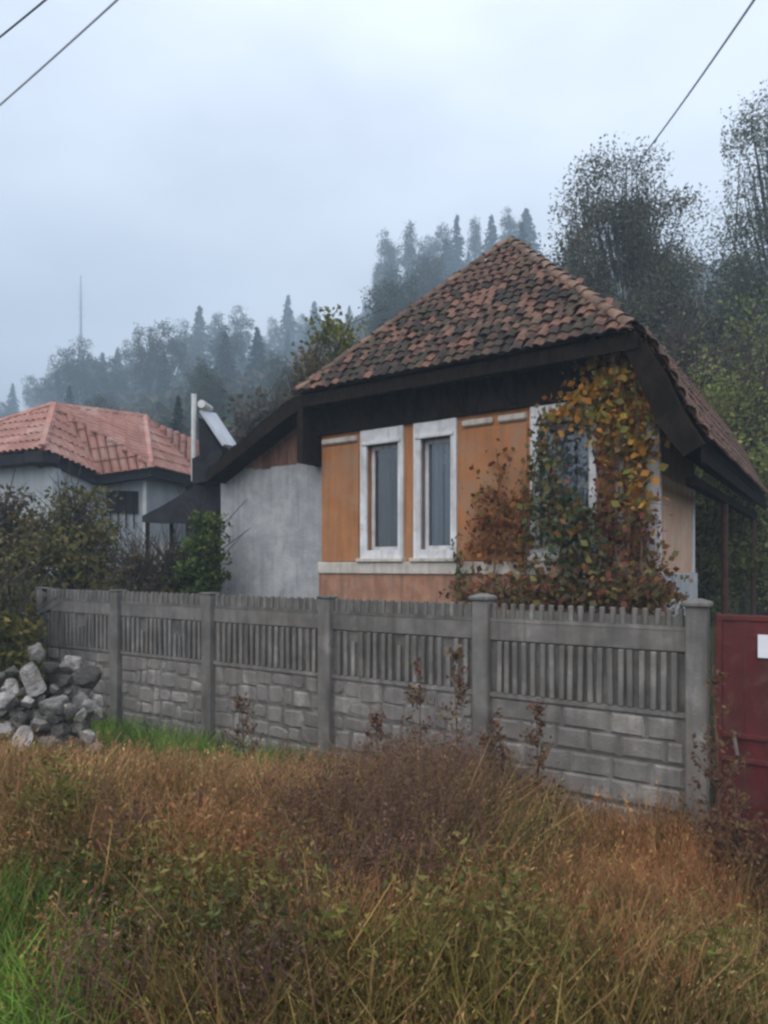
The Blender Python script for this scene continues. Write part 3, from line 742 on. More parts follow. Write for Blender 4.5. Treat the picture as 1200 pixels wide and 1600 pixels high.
rock(140, 1060, DR + .3, .16, .16, .15, 'dark stone in the rubble heap closest to the fence', 3)
rock(85, 1110, DR - .2, .18, .15, .17, 'pinkish broad stone low in the middle of the rubble heap', 4)
extra = tuple((rnd.uniform(-40, 160), rnd.uniform(1075, 1175), rnd.uniform(-.3, .25), rnd.uniform(.06, .13)) for _ in range(75))
for (px, py, dd, s) in extra + ((20, 1050, .1, .13), (80, 1045, .1, .14), (105, 1065, .15, .16), (120, 1100, 0, .15), (30, 1125, -.2, .17), (60, 1135, -.3, .15), (5, 1140, -.3, .16), (95, 1140, -.2, .17), (130, 1130, 0, .14), (110, 1035, .3, .12), (-12, 1060, .1, .15), (30, 1160, -.4, .17), (75, 1165, -.4, .14), (-20, 1120, -.1, .2), (150, 1095, .25, .12), (110, 1165, -.2, .15)):
    rock(px, py, DR + dd, s * rnd.uniform(.6, 1.1), s * rnd.uniform(.6, 1.05), s * rnd.uniform(.5, .95))
# soil and small rubble the stones lie on
hv = []; hq = []; n = 18
for i in range(n + 1):
    for j in range(n + 1):
        a_, b_ = i / n * 2 - 1, j / n * 2 - 1; c_ = P(50, 1160, DR + .35)
        x, y_ = c_.x + a_ * 1.25 - .25, c_.y + b_ * .8; hgt = max(0, 1 - (a_ * a_ + b_ * b_)) ** .7 * .85
        hv.append((x, y_, GZ(x, y_) - .05 + hgt + rnd.gauss(0, .06)))
hq = [(i * (n + 1) + j, (i + 1) * (n + 1) + j, (i + 1) * (n + 1) + j + 1, i * (n + 1) + j + 1) for i in range(n) for j in range(n)]
tag(link('rubble', quads_mesh('rubble', hv, hq, M['ground'])), 'grey earth and broken rubble under the heaped stones', 'rubble', kind='stuff')

# ------------------------------------------------------------------ trees and shrubs
def branchy(mb, base, tips, r0, forks=True):
    for tpt in tips:
        t = Vector(tpt); b = Vector(base); k = rnd.uniform(.25, .75); s_ = Vector((b.x, b.y, b.z + (t.z - b.z) * k * .55))
        mid = s_.lerp(t, .5) + Vector((rnd.gauss(0, .06), rnd.gauss(0, .06), .08)) * (t - s_).length
        mb.tube([s_, mid, t], [r0 * .42 * (1 - k * .5), r0 * .22, r0 * .06], 4)
def crown_pts(n, rx, rz, zc_, shape='round'):
    d = unit(rng.normal(size=(n, 3))); r_ = rng.uniform(.25, 1, (n, 1)) ** .5
    lump = 1 + .22 * np.sin(d[:, :1] * 5 + 1.3) + .18 * np.sin(d[:, 1:2] * 6 - .7) + .15 * np.sin(d[:, 2:3] * 7 + d[:, :1] * 3)
    p = d * r_ * lump * np.array([rx, rx, rz])
    if shape == 'cone':
        f = np.clip((p[:, 2] / rz + 1) / 2, 0, 1); p[:, :2] *= (1.25 - .85 * f)[:, None]
    return p + np.array([0, 0, zc_])
def make_tree(H, rx, n, per, lsize, cols, wts=None, clear=.25, shape='round', crad=.16, twigs=0, flat=0.3, r0=None, squash=.8, meshes=None):
    rz = H * (1 - clear) / 2; zc_ = H * clear + rz
    cp = crown_pts(n, rx, rz, zc_, shape); cp[:, 2] = np.clip(cp[:, 2], H * clear * .6, H)
    c = clumps_cloud(cp, crad * H * rng.uniform(.6, 1.2, n), per, squash)
    v, q_ = leaf_quads(c, lsize * rng.uniform(.6, 1.35, len(c)), flat=flat)
    shade = np.repeat(rng.uniform(.72, 1.28, n), per)[:, None]
    col = palette(cols, len(c), wts, .22) * shade
    me = quads_mesh('crown', v, q_, M['leaf'], col)
    r0 = r0 or H * .018
    tb = MB(); tb.tube([(0, 0, -.3), (rnd.gauss(0, .01) * H, rnd.gauss(0, .01) * H, H * .35), (rnd.gauss(0, .015) * H, rnd.gauss(0, .015) * H, H * .7), (0, 0, H * .93)], [r0, r0 * .75, r0 * .4, r0 * .1], 7)
    branchy(tb, (0, 0, H * .12), cp[rng.choice(n, min(n, 26), replace=False)], r0)
    if n > 85: branchy(tb, (0, 0, H * .2), cp[rng.choice(n, min(n, 110), replace=False)], r0 * .5)
    for k in range(twigs):
        a_ = rnd.uniform(0, 6.28); rr = rx * rnd.uniform(.1, .95); zt = zc_ + rz * math.sqrt(max(.05, 1 - (rr / rx) ** 2)) * rnd.uniform(.75, 1.12)
        p1 = Vector((math.cos(a_) * rr, math.sin(a_) * rr, zt)); p2 = Vector((p1.x * .55, p1.y * .55, zt - H * .22))
        tb.tube([p2, p2.lerp(p1, .6) + Vector((rnd.gauss(0, .1), rnd.gauss(0, .1), 0)), p1], [.035, .022, .008], 3)
        for q2 in range(3):
            s_ = p2.lerp(p1, rnd.uniform(.3, .9)); tb.tube([s_, s_ + Vector((rnd.gauss(0, .4), rnd.gauss(0, .4), rnd.uniform(.3, .9)))], [.014, .005], 3)
    return me, tb.mesh('trunk', M['bark'])
def conifer(H, spread, cols, levels=24, nbr=9):
    cs = []; ds = []; sz = []
    for i in range(levels):
        h = .10 + .89 * i / (levels - 1); rad = (1 - h) ** .85 * spread * H + .12
        for k in range(nbr):
            a_ = rng.uniform(0, 6.283); r_ = rad * rng.uniform(.65, 1.15); m_ = 4 + int(rad > 1)
            for j in range(m_):
                f = (j + .6) / m_; z = h * H - f * r_ * .38 + rng.normal() * .08
                cs.append((math.cos(a_) * r_ * f + rng.normal() * .08, math.sin(a_) * r_ * f + rng.normal() * .08, z)); ds.append((math.cos(a_) * .8, math.sin(a_) * .8, -.5)); sz.append(.45 + .30 * rad * (1 - f * .4))
    cs.append((0, 0, H)); ds.append((0, 0, 1)); sz.append(.9)
    v, q_ = leaf_quads(np.array(cs), np.array(sz), np.array(ds), .6)
    me = quads_mesh('crown', v, q_, M['leaf'], palette(cols, len(cs), None, .3))
    tb = MB().tube([(0, 0, -.5), (0, 0, H * .5), (0, 0, H * .98)], [H * .016, H * .009, H * .002], 6)
    return me, tb.mesh('trunk', M['bark'])
def place_tree(name, meshes, loc, scale, rz, label, cat='tree', group=None):
    r_ = thing(name, label, cat, loc, rz, group); r_.scale = scale
    link('crown', meshes[0], r_); link('trunk', meshes[1], r_); return r_
dk = [(.034, .052, .024), (.05, .070, .030), (.026, .042, .024), (.07, .075, .034)]
gr = [(.040, .056, .020), (.060, .072, .026), (.030, .042, .018), (.075, .070, .030)]
au = [(.085, .062, .028), (.10, .062, .034), (.060, .056, .026), (.07, .045, .03)]
pal = [(.085, .095, .055), (.11, .105, .06), (.065, .08, .05), (.13, .105, .065)]
CON = [conifer(12, .25, [(.016, .030, .018), (.024, .038, .020), (.012, .022, .014)]), conifer(12, .21, [(.020, .034, .022), (.030, .042, .024)]), conifer(12, .28, [(.018, .032, .016), (.028, .040, .018)])]
RND = [make_tree(12, 3.2, 80, 60, .34, dk, crad=.10), make_tree(12, 2.7, 75, 60, .34, gr, crad=.10), make_tree(12, 3.5, 80, 56, .34, au + dk, crad=.10)]
TALL = [make_tree(14, 2.0, 85, 48, .32, pal, crad=.085, clear=.18, twigs=14), make_tree(14, 1.7, 75, 48, .32, pal + gr, crad=.085, clear=.2, shape='cone', twigs=10)]
sky_px = [-60, 0, 30, 60, 95, 120, 150, 185, 205, 232, 265, 290, 312, 340, 375, 410, 430, 450, 470, 490, 515, 545, 575, 590, 605, 640, 690, 715, 745, 790, 825, 850, 900, 1300]
sky_py = [600, 592, 598, 590, 545, 535, 548, 545, 540, 515, 508, 505, 482, 490, 486, 505, 490, 463, 490, 472, 495, 478, 465, 400, 372, 358, 360, 338, 345, 330, 330, 400, 430, 420]
LBL = {'c': 'pointed conifer fading into mist on the hillside', 'r': 'round leafy tree fading into mist on the hillside', 't': 'tall slender pale tree on the misty crest above the tiled roof'}
GRP = {'c': 'misty conifers on the hillside', 'r': 'misty leafy trees on the hillside', 't': 'tall pale trees on the crest'}
NAME = {'c': 'conifer_tree', 'r': 'leafy_tree', 't': 'slender_tree'}
HS = 2.0
def hill_tree(px, py, d, kind, wide=1.0, label=None, var=None):
    p = P(px, py, d); z = GZ(p.x, p.y); h = max(p.z - z, 3.0)
    src = {'c': CON, 'r': RND, 't': TALL}[kind]; H0 = {'c': 12, 'r': 12, 't': 14}[kind]
    m_ = src[rnd.randrange(len(src)) if var is None else var]; s_ = h / H0; sw = s_ * wide * rnd.uniform(.9, 1.15)
    place_tree(NAME[kind], m_, (p.x, p.y, z), (sw, sw, s_), rnd.uniform(0, 6.28), label or LBL[kind], group=None if label else GRP[kind])
front = [(20, 600, 135, 'c', 1), (52, 592, 130, 'r', .8), (78, 590, 120, 'c', 1), (104, 548, 88, 'r', .75), (128, 537, 86, 'r', .8), (160, 552, 120, 'c', 1.2), (184, 545, 125, 'c', 1.2),
         (206, 538, 110, 'r', .8), (232, 516, 74, 'r', .8), (262, 512, 78, 'r', .75), (283, 506, 135, 'r', .7), (312, 481, 125, 'c', 1.2), (336, 492, 130, 'r', .7), (352, 520, 68, 'c', 1.3), (376, 486, 105, 'r', .7), (402, 512, 72, 'c', 1.3),
         (428, 500, 140, 'r', .7), (450, 463, 140, 'c', 1.1), (472, 492, 140, 'r', .7), (491, 472, 135, 'c', 1.1), (516, 496, 145, 'r', .7), (546, 478, 140, 'c', 1.2), (572, 470, 145, 'r', .7),
         (590, 420, 120, 't', .9), (606, 366, 112, 't', 1), (640, 355, 108, 't', 1.1), (666, 372, 118, 't', 1), (690, 356, 116, 'r', .7), (714, 337, 112, 'c', 1.1), (742, 345, 118, 't', 1), (768, 338, 112, 'c', 1.1), (796, 330, 110, 't', 1.0), (822, 328, 108, 'c', 1.2), (846, 395, 105, 'c', 1.0), (866, 405, 100, 't', .9)]
FL = {104: 'dark round tree at the foot of the radio mast', 128: 'dark round tree standing in front of the radio mast', 232: 'dark green round tree above the ridge of the red roof', 262: 'second dark green round tree, nearer the white pole above the red roof',
      352: 'broad dark conifer rising behind the tilted pale panel', 402: 'broad dark conifer above the boarded wing roof', 450: 'tallest pointed conifer of the skyline between the pole and the tiled roof', 491: 'second tallest pointed conifer of the skyline, beside the tallest one',
      606: 'tall pale slender tree at the outer end of the high crest', 822: 'tall conifer just behind the top of the tiled roof', 714: 'dark tall conifer in the middle of the high crest', 312: 'pointed conifer on the skyline straight above the white pole'}
for (px, py, d, k, wd) in front: hill_tree(px, py, d * HS, k, wd, FL.get(px))
for i in range(175):
    d = rnd.uniform(46, 285) ; px = rnd.uniform(-140, 1330)
    lim = float(np.interp(px, sky_px, sky_py)) + rnd.uniform(16, 80) + max(0, 150 - d) * .75
    p = P(px, lim, d); z = GZ(p.x, p.y); h = p.z - z
    mh = rnd.uniform(8, 13) + d * .045
    if h < 5: continue
    py = lim if h <= mh else HY - (z + mh - E) / (d * .84) * F
    k = 'c' if rnd.random() < (.5 if d > 150 else .25) else 'r'
    hill_tree(px, py, d, k, 1.1)
# low thicket covering the slope between the trunks
n = 14000; d_ = 23 * (11.0 ** rng.random(n)); px_ = rng.uniform(-250, 1450, n)
x_ = (px_ - 600) / F * d_; z_ = gz(x_, d_) + rng.uniform(.1, 1.6, n) * (1 + d_ / 120)
v, q_ = leaf_quads(np.c_[x_, d_, z_], rng.uniform(.5, 1.6, n) * (.6 + d_ / 90), aspect=.7)
tag(link('hillside_thicket', quads_mesh('hillside_thicket', v, q_, M['leaf'], palette(dk + gr + au, n))), 'low tangled thicket covering the hillside under the trees', 'thicket', kind='stuff')

# nearer trees to the right of the roof
def near(name, px, py, d, rx, label, **k):
    p = P(px, py, d); z = GZ(p.x, p.y); H = p.z - z
    m_ = make_tree(H, rx, **k); return place_tree(name, m_, (p.x, p.y, z), (1, 1, 1), rnd.uniform(0, 6), label)
blu = [(.085, .098, .062), (.115, .11, .075), (.068, .082, .055), (.15, .12, .08)]
near('leafy_tree', 985, 268, 30, 2.55, 'dark rounded tree with bare purplish twigs behind the roof corner', n=120, per=430, lsize=.115, cols=blu, clear=.26, crad=.072, twigs=60)
near('leafy_tree', 1225, 195, 31, 2.9, 'tall grey green tree with loose upright crown near the picture edge', n=125, per=430, lsize=.115, cols=[(.11, .135, .085), (.145, .165, .105), (.085, .105, .07), (.16, .155, .105)], clear=.14, crad=.078, twigs=40)
near('leafy_tree', 1105, 425, 34, 1.9, 'dark teal tree filling the gap between the two tall trees', n=150, per=90, lsize=.16, cols=[(.03, .046, .036), (.044, .06, .044), (.024, .036, .03)], clear=.1, crad=.085, twigs=20)
near('leafy_tree', 905, 330, 33, 1.5, 'small dark tree just beyond the sloping tile ridge', n=110, per=80, lsize=.14, cols=blu, clear=.2, crad=.08, twigs=35)
near('shrub', 1165, 505, 19, 1.75, 'light green willowy shrub above the porch roof', n=150, per=110, lsize=.11, cols=[(.17, .21, .055), (.23, .25, .075), (.13, .16, .05), (.25, .22, .085)], clear=.05, crad=.13, twigs=30)
near('shrub', 1062, 500, 21, 1.3, 'brown nearly bare shrub beside the porch roof edge', n=90, per=36, lsize=.16, cols=[(.12, .095, .07), (.15, .115, .08), (.09, .07, .055), (.12, .12, .06)], clear=.05, crad=.12, twigs=90)
near('shrub', 1245, 560, 21.5, 1.5, 'mid green shrub leaning over the low end of the porch roof', n=110, per=100, lsize=.11, cols=[(.12, .15, .038), (.13, .15, .05), (.07, .09, .035)], clear=.05, crad=.13, twigs=20)
near('shrub', 1102, 745, 18.0, 1.1, 'yellow green bush seen through the open porch', n=60, per=60, lsize=.14, cols=[(.12, .13, .03), (.17, .16, .045), (.07, .08, .024)], clear=.0, crad=.16, twigs=10)
near('shrub', 1190, 800, 20.5, 1.1, 'dark olive bush under the porch roof behind the gate', n=60, per=60, lsize=.13, cols=[(.045, .048, .02), (.07, .066, .028), (.03, .034, .016)], clear=.0, crad=.16, twigs=10)
near('leafy_tree', 530, 512, 20, .95, 'yellow green treetop peeping over the low corner of the tiled roof', n=110, per=60, lsize=.16, cols=[(.16, .17, .035), (.21, .19, .05), (.12, .13, .035)], clear=.35, crad=.07, twigs=10)
near('shrub', 492, 556, 19, .9, 'brown thin shrub behind the low corner of the tiled roof', n=90, per=44, lsize=.14, cols=[(.13, .105, .055), (.17, .13, .07), (.10, .09, .045)], clear=.3, crad=.09, twigs=50)
near('leafy_tree', 430, 610, 26, 1.7, 'grey brown misty thicket tree above the boarded wing', n=80, per=40, lsize=.25, cols=[(.075, .066, .05), (.06, .058, .045), (.09, .075, .06)], clear=.1, crad=.11, twigs=50)
# shrubs on the left behind and beside the fence
near('shrub', 108, 778, 15.2, .95, 'large dense olive green shrub in front of the pale old house', n=110, per=70, lsize=.12, cols=[(.10, .10, .028), (.145, .13, .04), (.065, .07, .022), (.20, .155, .055)], clear=.0, crad=.14, twigs=24)
near('shrub', 10, 790, 15.6, .9, 'rusty brown upright shrub against the pale house wall', n=90, per=50, lsize=.13, cols=[(.11, .062, .030), (.14, .085, .045), (.075, .055, .026), (.06, .06, .025)], clear=.0, crad=.14, twigs=50)
near('shrub', -8, 880, 12.0, .62, 'yellow green shrub spilling past the outer end of the fence', n=80, per=60, lsize=.11, cols=[(.16, .135, .026), (.20, .16, .035), (.10, .095, .022), (.07, .075, .02)], clear=.0, crad=.15, twigs=16)
near('shrub', 26, 945, 13.0, .4, 'small dark shrub tucked against the end post of the fence', n=40, per=50, lsize=.10, cols=[(.022, .024, .010), (.035, .034, .014)], clear=.0, crad=.18, twigs=8)
near('shrub', 215, 878, 15.0, .6, 'low brown leafless shrub behind the fence top', n=60, per=44, lsize=.11, cols=[(.11, .08, .045), (.14, .10, .055), (.08, .07, .03)], clear=.0, crad=.16, twigs=40)
near('shrub', 318, 800, 14.6, .36, 'narrow bright green bush beside the grey wing wall', n=60, per=60, lsize=.11, cols=[(.085, .13, .024), (.11, .15, .032), (.055, .08, .02)], clear=.0, crad=.11, twigs=6)
near('shrub', 268, 868, 15.0, .55, 'olive and brown bush below the picket fence', n=50, per=50, lsize=.11, cols=[(.065, .055, .022), (.085, .06, .03), (.04, .045, .016)], clear=.0, crad=.18, twigs=24)

# ------------------------------------------------------------------ creepers on the facade
def creeper(name, label, cat, spots, cols, wts=None, lsize=.085, stems=(), per_px=.9, v0=-.08, v1=-.42, hang=.5):
    root = thing(name, label, cat, (0, 0, 0)); pts = []
    base = None
    for (px, py, r_, dens) in spots:
        n = int(r_ * r_ * per_px * dens * .22)
        for _ in range(n):
            a_, rr = rnd.uniform(0, 6.283), r_ * min(abs(rnd.gauss(0, .95)), 1.7)
            v_ = rnd.uniform(v1, v0) * (.6 + .4 * rnd.random()); u, z = hp(px + math.cos(a_) * rr, py + math.sin(a_) * rr * 1.15, v_)
            pts.append((u, v_, z))
    pts = np.array(pts)
    W = np.array([[HU.x, HV.x, 0], [HU.y, HV.y, 0], [0, 0, 1]]); wp = pts @ W.T + np.array([HL.x, HL.y, HZ])
    lo = wp[:, 2].min(); cx, cy = wp[:, 0].mean(), wp[:, 1].mean(); root.location = (cx, cy, GZ(cx, cy))
    wp = wp - np.array(root.location)
    dirs = np.tile(np.array([[0, 0, -hang]]), (len(wp), 1)) + rng.normal(size=(len(wp), 3)) * .6
    v, q_ = leaf_quads(wp, lsize * rng.uniform(.35, 1.5, len(wp)), dirs, .75)
    col = palette(cols, len(wp), wts, .28)
    o = link('leaves', quads_mesh('leaves', v, q_, M['leaf'], col), root); o['kind'] = 'stuff'
    sb = MB()
    for st_ in stems:
        path = []
        for (px, py, v_) in st_:
            u, z = hp(px, py, v_); path.append(Vector((HL.x, HL.y, HZ)) + Vector((HU.x * u + HV.x * v_, HU.y * u + HV.y * v_, z)) - Vector(root.location))
        sb.tube(path, [.018 - .012 * i / max(len(path) - 1, 1) for i in range(len(path))], 5)
    for _ in range(len(wp) // 14):
        i = rng.integers(len(wp)); d2 = np.linalg.norm(wp - wp[i], axis=1); j = int(np.argsort(d2)[min(30, len(wp) - 1)])
        sb.tube([wp[i], (wp[i] + wp[j]) / 2 + np.array([0, 0, .03]), wp[j]], [.004, .005, .003], 3)
    q3 = sb.obj('stem', M['stem'], root)
    if not stems: q3['kind'] = 'stuff'
yl = [(.46, .22, .032), (.38, .19, .034), (.46, .27, .05), (.28, .24, .05), (.40, .17, .03), (.20, .20, .05)]
creeper('creeper', 'yellow leaved creeper climbing the house corner up to the eave', 'vine',
        [(958, 560, 24, 1.6), (975, 590, 38, 1.3), (935, 605, 32, 1.2), (905, 625, 22, 1.0), (1005, 585, 24, 1.0), (1010, 640, 26, 1.0), (970, 650, 34, 1.0), (925, 650, 18, .6), (900, 655, 24, .7), (1000, 700, 26, .9), (985, 750, 26, .8), (948, 700, 14, .6), (860, 650, 16, .7), (880, 640, 14, .7), (955, 545, 12, 1.0), (990, 550, 12, .9), (1000, 790, 24, .5)],
        yl, lsize=.10, stems=[[(965, 930, -.3), (962, 850, -.2), (968, 750, -.15), (960, 650, -.2), (958, 560, -.4)], [(1000, 930, -.3), (1005, 800, -.2), (1000, 700, -.2), (990, 570, -.4)], [(950, 930, -.3), (945, 800, -.15), (925, 690, -.12), (905, 620, -.15)], [(978, 930, -.3), (985, 780, -.18), (975, 640, -.2), (970, 575, -.4)], [(905, 640, -.15), (880, 640, -.1), (850, 655, -.1)]])
creeper('creeper', 'rust red creeper hanging over the white corner pilaster', 'vine',
        [(960, 780, 22, .7), (945, 810, 24, .9), (950, 740, 22, .8), (940, 700, 16, .7), (965, 700, 18, .7), (925, 800, 16, .7), (1000, 820, 30, .9), (985, 870, 32, 1.0), (1020, 880, 22, .9), (950, 880, 26, .7), (1010, 740, 14, .5), (1020, 690, 14, .5), (965, 830, 20, .6)],
        [(.14, .045, .03), (.20, .07, .04), (.085, .036, .028), (.24, .12, .06), (.22, .16, .045), (.12, .13, .05)], lsize=.085, stems=[[(985, 940, -.3), (990, 850, -.2), (1008, 720, -.15)]])
creeper('creeper', 'orange brown creeper spreading over the plaster between the windows', 'vine',
        [(770, 770, 28, .6), (785, 740, 22, .4), (755, 815, 24, .8), (790, 815, 28, .9), (770, 855, 30, 1.0), (735, 850, 18, .6), (810, 780, 18, .6), (800, 855, 18, .9), (740, 790, 14, .3), (775, 705, 14, .2)],
        [(.26, .095, .03), (.34, .14, .04), (.17, .065, .026), (.20, .14, .035), (.13, .045, .025)], lsize=.08, v1=-.3, stems=[[(770, 930, -.3), (775, 850, -.1), (780, 740, -.08), (775, 700, -.06)]])
creeper('shrub', 'dark green leafy bush covering the lower half of the third window', 'shrub',
        [(860, 720, 24, .7), (850, 760, 28, .9), (842, 690, 16, .6), (870, 790, 34, 1.1), (900, 800, 26, 1.1), (885, 840, 40, 1.3), (915, 850, 26, 1.1), (895, 890, 36, 1.3), (855, 830, 24, .8), (925, 890, 22, 1.0)],
        [(.05, .075, .04), (.08, .11, .052), (.12, .13, .055), (.036, .052, .028), (.20, .165, .045), (.14, .15, .07), (.22, .10, .035)], lsize=.085, v0=-.15, v1=-.75, stems=[[(885, 945, -.4), (880, 860, -.4), (860, 720, -.3)]])
creeper('creeper', 'olive and yellow creeper hanging down the frame of the third window', 'vine',
        [(845, 660, 14, .9), (850, 700, 18, .8), (835, 740, 18, .8), (830, 790, 16, .9), (822, 840, 18, .9), (815, 880, 18, .9), (870, 690, 16, .6)],
        [(.11, .10, .028), (.075, .078, .024), (.15, .11, .03), (.20, .10, .03)], lsize=.08, stems=[[(818, 930, -.3), (825, 840, -.2), (835, 740, -.15), (848, 655, -.1)]])
creeper('plant', 'slim light green plant at the corner of the second window', 'plant',
        [(714, 870, 10, 1.2), (718, 895, 12, 1.2), (712, 915, 12, 1.2), (710, 850, 7, .8)], [(.10, .12, .03), (.14, .15, .05), (.06, .075, .022)], lsize=.075, v0=-.15, v1=-.4, stems=[[(714, 945, -.3), (714, 860, -.25)]])
creeper('shrub', 'mixed red and olive undergrowth along the foot of the orange wall', 'shrub',
        [(x, 928 + 6 * math.sin(x), 22, 1.0) for x in range(725, 1060, 17)] + [(840, 905, 18, .6), (945, 910, 24, 1.0), (1000, 915, 24, 1.0), (1035, 915, 14, .8)],
        [(.18, .065, .036), (.12, .085, .035), (.23, .115, .045), (.085, .075, .03), (.20, .16, .05), (.08, .04, .03)], lsize=.085, v0=-.3, v1=-1.1, hang=.1)

# ------------------------------------------------------------------ grasses and weeds on the bank
def spots(*g):
    """patches of one plant on the bank, surveyed on the photograph as (px, py, rx, ry, weight)"""
    def f(px, py):
        w_ = 0
        for cx, cy, rx, ry, k in g: w_ = w_ + k * np.exp(-((px - cx) / rx) ** 2 - ((py - cy) / ry) ** 2)
        return w_
    return f
GREEN = spots((-20, 1660, 175, 190, 3), (150, 1140, 50, 40, 1.2), (120, 1180, 70, 35, .9), (395, 1225, 50, 32, 1.2), (260, 1180, 100, 28, 1.1))
def scatter(n, f, tmin=.08, tmax=5.3, bright=False, ref=.42):
    """random ground points in front of the fence, kept with probability f"""
    out = np.zeros((0, 2)); k = 0
    while len(out) < n and k < 60:
        m_ = n * 3; k += 1
        y = rng.uniform(1.5, 12.6, m_); a = rng.uniform(-.78, .74, m_); x = a * y; s, t = st(x, y)
        px = 600 + a * F; zg = gz(x, y); py = HY - (zg + ref - E) / y * F; py2 = HY - (zg + .15 - E) / y * F
        ok = (t > tmin) & (t < tmax) & (rng.random(m_) < np.clip(f(px, py), 0, 1) * (1 if bright else np.clip(1 - GREEN(px, py2), .04, 1)) * np.clip(3.0 / y, .12, 1))
        cl_ = patch(x * 3.1, y * 3.3, 1.0, 1.7) * .6 + patch(x * 6.3, y * 5.9, 1.0, .3) * .4
        ok &= rng.random(m_) < np.clip(.18 + 1.15 * (cl_ - .12), .12, 1)
        ok &= ~((s < -1.2) & (s > -3.6) & (t < 4.6 + .5 * np.sin(x * 3)))
        out = np.r_[out, np.c_[x, y][ok]]
    return out[:n]
def blades(xy, h, w_, lean, cols, wts=None, bend=.5, jit=.3, tone=None, kink=.075):
    n = len(xy); z = gz(xy[:, 0], xy[:, 1]) - .02
    az = rng.uniform(0, 6.283, n); d = np.c_[np.cos(az), np.sin(az), np.zeros(n)]; fz = rng.uniform(0, 6.283, n); sd_ = np.c_[np.cos(fz), np.sin(fz), np.zeros(n)]
    L = lean * rng.uniform(.2, 1.3, n); base = np.c_[xy, z]; V = []
    for f, ww in ((0, 1), (.4, .85), (.75, .55), (1, .12)):
        c = base + np.c_[np.zeros((n, 2)), h * f * (1 - .25 * bend * f * L)] + d * (h * L * (f ** 2))[:, None]
        c = c + (rng.normal(size=(n, 3)) * np.array([1, 1, .35]) * (h * f * kink)[:, None] if f else 0)
        V += [c - sd_ * (w_ * ww / 2)[:, None], c + sd_ * (w_ * ww / 2)[:, None]]
    V = np.stack(V, 1).reshape(-1, 3); b = np.arange(n)[:, None] * 8
    Q = np.concatenate([b + np.array([k, k + 1, k + 3, k + 2]) for k in (0, 2, 4)], 1).reshape(-1, 4)
    c = palette(cols, n, wts, jit)
    if tone is not None: c = c * tone[:, None]
    return V, Q, np.repeat(c, 3, 0)
def patch(x, y, sc=1.0, ph=0.0):
    return .5 + .5 * np.sin(x * 1.9 * sc + ph + 1.3 * np.sin(y * 1.1 * sc + ph)) * np.sin(y * 1.6 * sc - ph + 1.1 * np.sin(x * 1.4 * sc))
def g2(a, y, ca, cy, ra, ry): return np.exp(-((a - ca) / ra) ** 2 - ((y - cy) / ry) ** 2)
# height allowance: tall heap of weeds in the middle, low in front of the right-hand bay and left base
def hmax(x, y):
    a = x / y / 1.19; s, t = st(x, y); y = y / .84
    h = .62 + .42 * g2(a, y, .08, 5.2, .13, 1.6) + .12 * patch(x, y, .8, 1.0) - .22 * sm(.16, .30, a) * sm(3.4, 4.6, y) - .25 * (1 - sm(.3, 1.6, t)) * (1 - g2(a, y, .09, 6.5, .12, 2.5)) - .22 * (1 - sm(-.30, -.05, a)) * sm(5.5, 8, y)
    return np.clip(h * (.78 + .22 * sm(2.6, 4.2, y)), .16, 1.2)
tan_ = [(.34, .20, .085), (.40, .26, .115), (.25, .145, .065), (.31, .155, .07), (.20, .105, .05)]
def grass(name, label, n, f, hk, lo, hi, cols, wide=(.005, .011), lean=.5, wts=None, seeds=.4, **k):
    xy = scatter(n, f, **k); h = (hmax(xy[:, 0], xy[:, 1]) if hk is None else hk) * rng.uniform(lo, hi, len(xy))
    tone = .50 + 1.0 * patch(xy[:, 0] * 2.1, xy[:, 1] * 2.3, 1.3, len(name))
    B = blades(xy, h, rng.uniform(*wide, len(xy)) * (1 + xy[:, 1] * .07), lean, cols, wts, tone=tone)
    V, Q, K = B
    if seeds:
        i = rng.choice(len(xy), int(len(xy) * seeds), replace=False); top = V.reshape(-1, 8, 3)[i]
        m_ = 7; u_ = rng.uniform(.0, 1, (len(i), m_, 1)); tip = top[:, 7:8]; mid = top[:, 4:5]
        c = (tip * (1 - u_) + mid * u_ + rng.normal(size=(len(i), m_, 3)) * .016).reshape(-1, 3); dd = np.repeat(top[:, 7] - top[:, 4], m_, 0)
        v, q_ = leaf_quads(c, (.007 + .0042 * c[:, 1]) * rng.uniform(.5, 1.6, len(c)), unit(dd) * 1.4, .28)
        kc = np.repeat(K.reshape(-1, 3, 3)[i, 0], m_, 0) * rng.uniform(.7, 1.45, (len(c), 1)); Q = np.r_[Q, q_ + len(V)]; V = np.r_[V, v]; K = np.r_[K, kc]
    tag(link(name, quads_mesh(name, V, Q, M['blade'], K)), label, 'grass', kind='stuff')
base = lambda k: (lambda px, py: k + 0 * px)
def plus(*fs): return lambda px, py: sum(f(px, py) for f in fs)
grass('dry_grass', 'tall dry tan grass covering the bank before the fence', 52000,
      plus(base(.16), spots((850, 1500, 90, 50, .6), (620, 1470, 70, 50, .5), (330, 1560, 90, 40, .6), (1060, 1560, 60, 50, .6), (180, 1240, 240, 55, .9), (370, 1330, 130, 110, .8), (20, 1340, 110, 70, .9), (560, 1210, 120, 40, .5), (1000, 1270, 120, 60, .6), (150, 1500, 70, 70, .4), (470, 1460, 120, 90, .35))), None, .5, 1.15, tan_)
grass('orange_grass', 'orange tan upright grass in front of the capped fence bay', 15000,
      spots((950, 1390, 150, 90, .9), (1060, 1350, 60, 80, .7), (45, 1440, 80, 40, 1), (130, 1490, 40, 50, .7), (700, 1230, 140, 60, .4), (300, 1330, 110, 70, .4), (780, 1430, 80, 60, .35), (560, 1480, 80, 60, .3), (980, 1540, 60, 50, .4)), .62, .55, 1.15, [(.34, .165, .065), (.40, .23, .09), (.26, .13, .055), (.25, .165, .065), (.28, .11, .055)], lean=.35)
